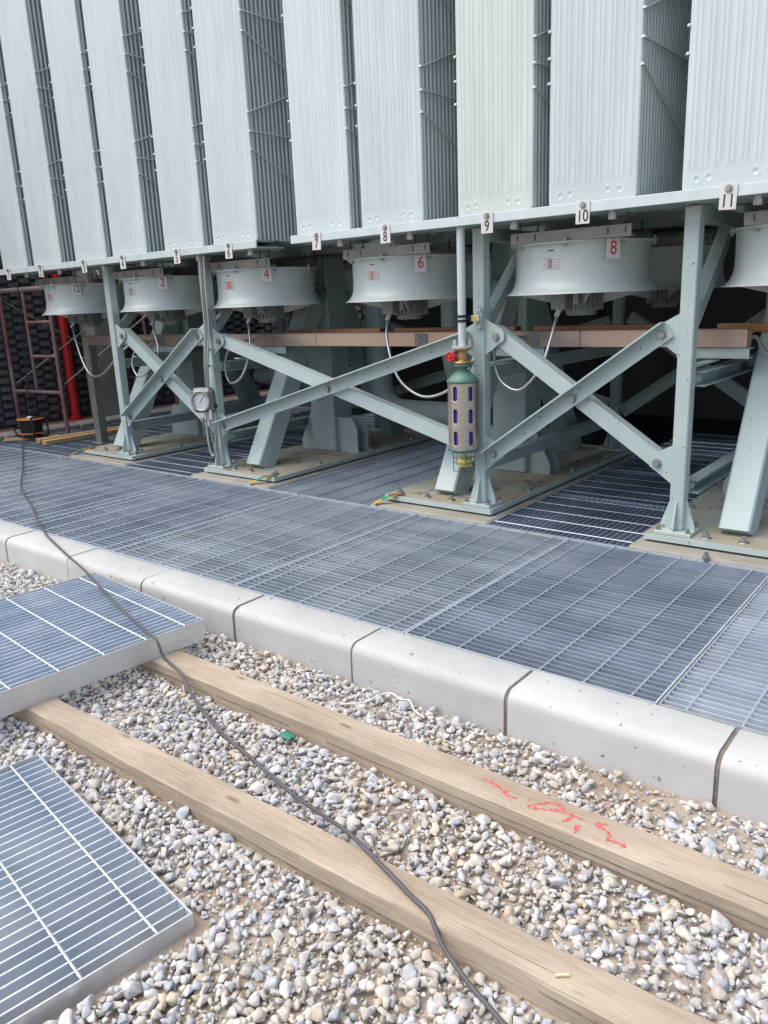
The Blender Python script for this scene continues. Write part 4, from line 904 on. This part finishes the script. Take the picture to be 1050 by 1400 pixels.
# ================================================================== LEFT BACKGROUND
WX = -10.15
wall = empty('block_wall', (WX, 5, 0)); tag(wall, 'charcoal block wall with staggered projecting blocks at the far left', 'wall')
MB().box((-0.15, 3.0, 1.5), (0.3, 14.0, 4.6)).build('wall_face', M['wall'], wall)
bm_ = MB().bbox((0.03, 0, 0), (0.07, 0.122, 0.060), 0.002).mesh('block', M['wall'])
far_b = MB(); nb = 0
for i in range(0, 40):
    yy = -1.0 + i * 0.152
    for j in range(21):
        zz = 0.12 + j * 0.106 + (0.053 if i % 2 else 0)
        if yy + 5 < 6.1 and zz < 2.1 and nb < 300 and yy + 5 > 4.15: link('block', bm_, wall, (random.uniform(-0.006, 0.006), yy, zz)); nb += 1
        else: far_b.box((0.03, yy, zz), (0.07, 0.115, 0.062))
o = far_b.build('far_blocks', M['wall'], wall); o['kind'] = 'stuff'
bw = empty('back_wall', (-4, 9.4, 0)); tag(bw, 'black rear wall deep behind the radiator bank', 'wall')
MB().box((0.5, 0.15, 1.6), (14.0, 0.3, 4.6)).build('wall_face', M['wall'], bw)
fb2 = MB()
for i in range(88):
    for j in range(20): fb2.box((-6.2 + i * 0.152, -0.03, 0.12 + j * 0.106 + (0.053 if i % 2 else 0)), (0.115, 0.07, 0.062))
o = fb2.build('far_blocks', M['wall'], bw); o['kind'] = 'stuff'
tk = empty('dark_backdrop', (-2.6, 8.6, 0.2)); tag(tk, 'added dark tank standing behind the radiator bank', 'transformer tank')  # plain box added to block light and blacken the space behind the bank
MB().bbox((0, 0, 2.6), (7.6, 1.5, 5.2), 0.02).build('backdrop_body', M['backdrop'], tk)
for k in range(9): MB().box((-3.6 + 0.9 * k, -0.79, 2.5), (0.10, 0.08, 4.9)).build('backdrop_rib', M['backdrop'], tk)
for k in range(4): MB().box((-3.2 + 2.1 * k, 0, -0.4), (0.3, 1.4, 0.8)).build('backdrop_foot', M['dark'], tk)
rs = MB(); rs.box((-9.93, 6.0, -0.30), (0.42, 9.0, 0.70)); o = rs.build('red_strip', M['redstrip']); tag(o, kind='structure')
gk = empty('side_kerb', (-9.6, 6.0, 0)); tag(gk, kind='structure')
gkm = MB().bbox((0, 0, -0.28), (0.22, 0.99, 0.70), 0.03).mesh('kerb_stone', M['pad'])
for j in range(7): link('kerb_stone', gkm, gk, (0, -3 + j * 1.0, random.uniform(-0.005, 0.005)))
o = MB().bbox((-9.87, 6.22, 1.45), (0.34, 0.42, 2.85), 0.01).build('concrete_pillar', M['pillar']); tag(o, 'rough grey concrete pillar beside the red pipe', 'pillar')
rp = MB(); rp.cyl((-10.0, 5.76, 0.05), (-10.0, 5.76, 2.9), 0.055, 20); rp.lathe((-10.0, 5.76, 0.05), [(0.055, 0.05), (0.08, 0.05), (0.08, 0.0)], 20, False); o = rp.build('fire_main_pipe', M['red']); tag(o, 'bright red vertical pipe in front of the block wall', 'pipe')
sp = empty('steel_post', (-8.12, 4.96, 0)); tag(sp, 'grey steel channel post carrying the left end of the cable tray', 'post')
q = MB(); q.box((0, -0.045, 0.6), (0.11, 0.006, 1.18)); q.box((-0.052, 0.0, 0.6), (0.006, 0.084, 1.18)); q.box((0.052, 0.0, 0.6), (0.006, 0.084, 1.18)); q.build('channel', M['grey_post'], sp)
q = MB(); q.bbox((0, 0, 0.006), (0.18, 0.16, 0.012), 0.002); q.build('foot', M['grey_post'], sp)
for z in (0.2, 0.33, 0.6, 0.75, 0.9):
    q = MB(); q.lathe((0.025, -0.0482, z), [(0.011, 0.001), (0, 0.0011)], 10, False, 'Y'); q.build('hole', M['black'], sp)
q = MB(); q.cyl((-0.03, -0.05, 0.86), (-0.1, -0.06, 0.86), 0.004, 6); q.cyl((-0.03, -0.05, 0.96), (-0.1, -0.06, 0.965), 0.004, 6); q.build('wire_ends', M['sticker'], sp)
# scaffold
def scaffold(loc, label, second=False):
    e = empty('scaffold_frame', loc); tag(e, label, 'scaffold', 'scaffold frames')
    MB().cyl((-0.95, -0.1, 0.0), (-0.95, -0.1, 1.95), 0.025, 12).build('leg', M['scaffold'], e); MB().cyl((0, 0, 0.0), (0, 0, 1.95), 0.025, 12).build('leg', M['scaffold'], e)
    MB().cyl((-0.95, -0.1, 0.53), (0, 0, 0.53), 0.021, 10).build('bottom_bar', M['scafgrey'], e)
    MB().cyl((-1.35, -0.13, 1.74), (0.35, 0.02, 1.74), 0.03, 10).build('top_bar', M['scafgrey'], e)
    MB().cyl((-0.48, -0.05, 0.53), (-0.48, -0.05, 1.74), 0.021, 10).build('ladder_stile', M['scaffold'], e)
    for z in (0.96, 1.36): MB().cyl((-0.48, -0.05, z), (0, 0, z), 0.017, 8).build('rung', M['scaffold'], e)
    for x, y in ((-0.95, -0.1), (0, 0)):
        q = MB(); q.lathe((x, y, 0), [(0.035, 0.0), (0.035, 0.012), (0.026, 0.03)], 12); q.build('foot', M['scafgrey'], e)
    if not second:
        for p0, p1 in (((-0.95, -0.06, 0.62), (-0.95, 1.55, 1.55)), ((-0.95, -0.06, 1.62), (-0.95, 1.55, 0.65)), ((0.0, 0.04, 0.62), (0.0, 1.6, 1.55)), ((0.0, 0.04, 1.62), (0.0, 1.6, 0.65))):
            MB().cyl(p0, p1, 0.009, 8).build('cross_brace', M['bracket'], e)
scaffold((-8.97, 5.03, 0.0), 'worn red tubular scaffold frame with ladder rungs nearest the cable reel')
scaffold((-8.97, 6.68, 0.0), 'farther scaffold frame half hidden behind the pillar and fan', True)
# reel
re = empty('cable_reel', (-9.27, 4.74, 0.0)); tag(re, 'orange cable reel with dark cable on a wire stand', 'cable reel')
MB().bbox((0, -0.02, 0.012), (0.62, 0.2, 0.02), 0.003, R3('Z', 55)).build('board', M['wood_new'], re)
for z in (0.07, 0.235):
    q = MB(); q.lathe((0, 0, z), [(0.03, 0), (0.15, 0.0), (0.158, 0.006), (0.15, 0.012), (0.03, 0.012)], 32); q.build('flange', M['orange'], re)
q = MB(); prof = [(0.05, 0.082)]
for k in range(9): prof += [(0.122, 0.084 + k * 0.0168), (0.13, 0.092 + k * 0.0168)]
prof += [(0.122, 0.235), (0.05, 0.235)]; q.lathe((0, 0, 0), prof, 32); q.build('wound_cable', M['black'], re)
q = MB(); q.lathe((0, 0, 0), [(0, 0.275), (0.028, 0.272), (0.034, 0.255), (0.034, 0.24)], 16); q.build('knob', M['white'], re)
q = MB()
for s_ in (-1, 1):
    q.tube(smooth_path([(-0.26, s_ * 0.09, 0.12), (-0.18, s_ * 0.09, 0.035), (0.0, s_ * 0.1, 0.03), (0.18, s_ * 0.09, 0.035), (0.22, s_ * 0.09, 0.14), (0.19, s_ * 0.09, 0.27)], 5), 0.011, 8)
q.cyl((0.19, -0.09, 0.27), (0.19, 0.09, 0.27), 0.011, 8); q.cyl((-0.26, -0.09, 0.12), (-0.26, 0.09, 0.12), 0.011, 8); q.build('stand', M['black'], re)
for k, (x, y, rz, L, w) in enumerate(((-8.62, 5.06, 6, 1.05, 'front'), (-8.78, 5.16, 4, 1.2, 'rear'))):
    o = MB().bbox((0, 0, 0.027), (0.10, L, 0.05), 0.003).build('plank', M['wood_new']); o.location = (x, y, 0.003); o.rotation_euler = (0, 0, math.radians(rz - 8)); tag(o, f'{w} of two short yellow planks lying by the steel post', 'plank', 'planks by the steel post')
# black lead hanging from the scaffold down to the reel
hl = empty('hanging_lead', (-9.4, 4.9, 0.3)); tag(hl, 'dark lead hanging down the scaffold to the cable reel', 'cable')
MB().tube(smooth_path([(-0.08, 0.05, 1.5), (-0.07, 0.03, 1.2), (-0.06, 0.0, 0.8), (-0.03, -0.04, 0.4), (0.02, -0.1, 0.1), (0.1, -0.14, 0.0)], 6), 0.008, 8).build('lead', M['black'], hl)

# ================================================================== CABLE ACROSS THE SITE AND SMALL LITTER
pts = [(-9.25, 4.62, 0.08), (-8.9, 4.42, 0.02), (-8.2, 4.05, 0.012), (-7.45, 3.66, 0.012), (-6.6, 3.2, 0.012), (-5.95, 2.94, 0.012), (-5.4, 2.70, 0.012), (-5.03, 2.555, 0.014), (-4.7, 2.45, 0.014), (-4.38, 2.355, 0.012), (-4.12, 2.28, 0.014), (-3.927, 2.215, 0.016), (-3.37, 2.033, 0.016), (-2.99, 1.925, 0.016), (-2.90, 1.905, 0.005), (-2.855, 1.90, -0.06), (-2.80, 1.905, -0.088),
       (-2.70, 1.875, -0.092), (-2.55, 1.82, -0.14), (-2.277, 1.724, -0.15), (-2.0, 1.655, -0.148), (-1.738, 1.586, -0.142), (-1.55, 1.54, -0.12), (-1.40, 1.495, -0.094), (-1.238, 1.441, -0.088), (-1.103, 1.395, -0.088), (-1.02, 1.37, -0.092), (-0.955, 1.335, -0.125), (-0.862, 1.30, -0.148), (-0.73, 1.25, -0.15), (-0.5, 1.16, -0.15), (-0.2, 1.0, -0.15)]
o = MB().tube(smooth_path(pts, 8), 0.0066, 12).build('ground_cable', M['rubber']); tag(o, 'grey rubber cable snaking from the reel over kerb, grating and timber', 'cable')
o = MB().tube(smooth_path([(-2.02, 2.15, -0.152), (-1.945, 2.217, -0.150), (-1.935, 2.30, -0.15), (-1.90, 2.335, -0.148), (-1.84, 2.32, -0.15), (-1.80, 2.33, -0.15), (-1.74, 2.28, -0.15), (-1.674, 2.257, -0.152)], 6), 0.004, 6).build('string', M['string']); tag(o, 'thin white string lying on the stones by the kerb', 'string')
q = MB(); vs = []
for j in range(5):
    for i in range(5): vs.append((-0.03 + 0.015 * i, -0.02 + 0.01 * j, 0.012 * noise.noise((i * 0.7, j * 0.7, 2)) + 0.006))
q.add(vs, [(j * 5 + i, j * 5 + i + 1, (j + 1) * 5 + i + 1, (j + 1) * 5 + i) for j in range(4) for i in range(4)], True)
o = q.build('plastic_scrap', M['plastic_green']); o.location = (-2.02, 1.845, -0.150); s_ = o.modifiers.new('thick', 'SOLIDIFY'); s_.thickness = 0.003; tag(o, 'crumpled green plastic scrap beside the marked timber', 'scrap')
q = MB(); q.box((0, 0, 0.004), (0.032, 0.006, 0.004), R3('Z', 40)); o = q.build('wood_chip', M['chip']); o.location = (-0.66, 1.40, -0.098); tag(o, 'pale splinter of wood on the timber crossed by the cable', 'wood chip')
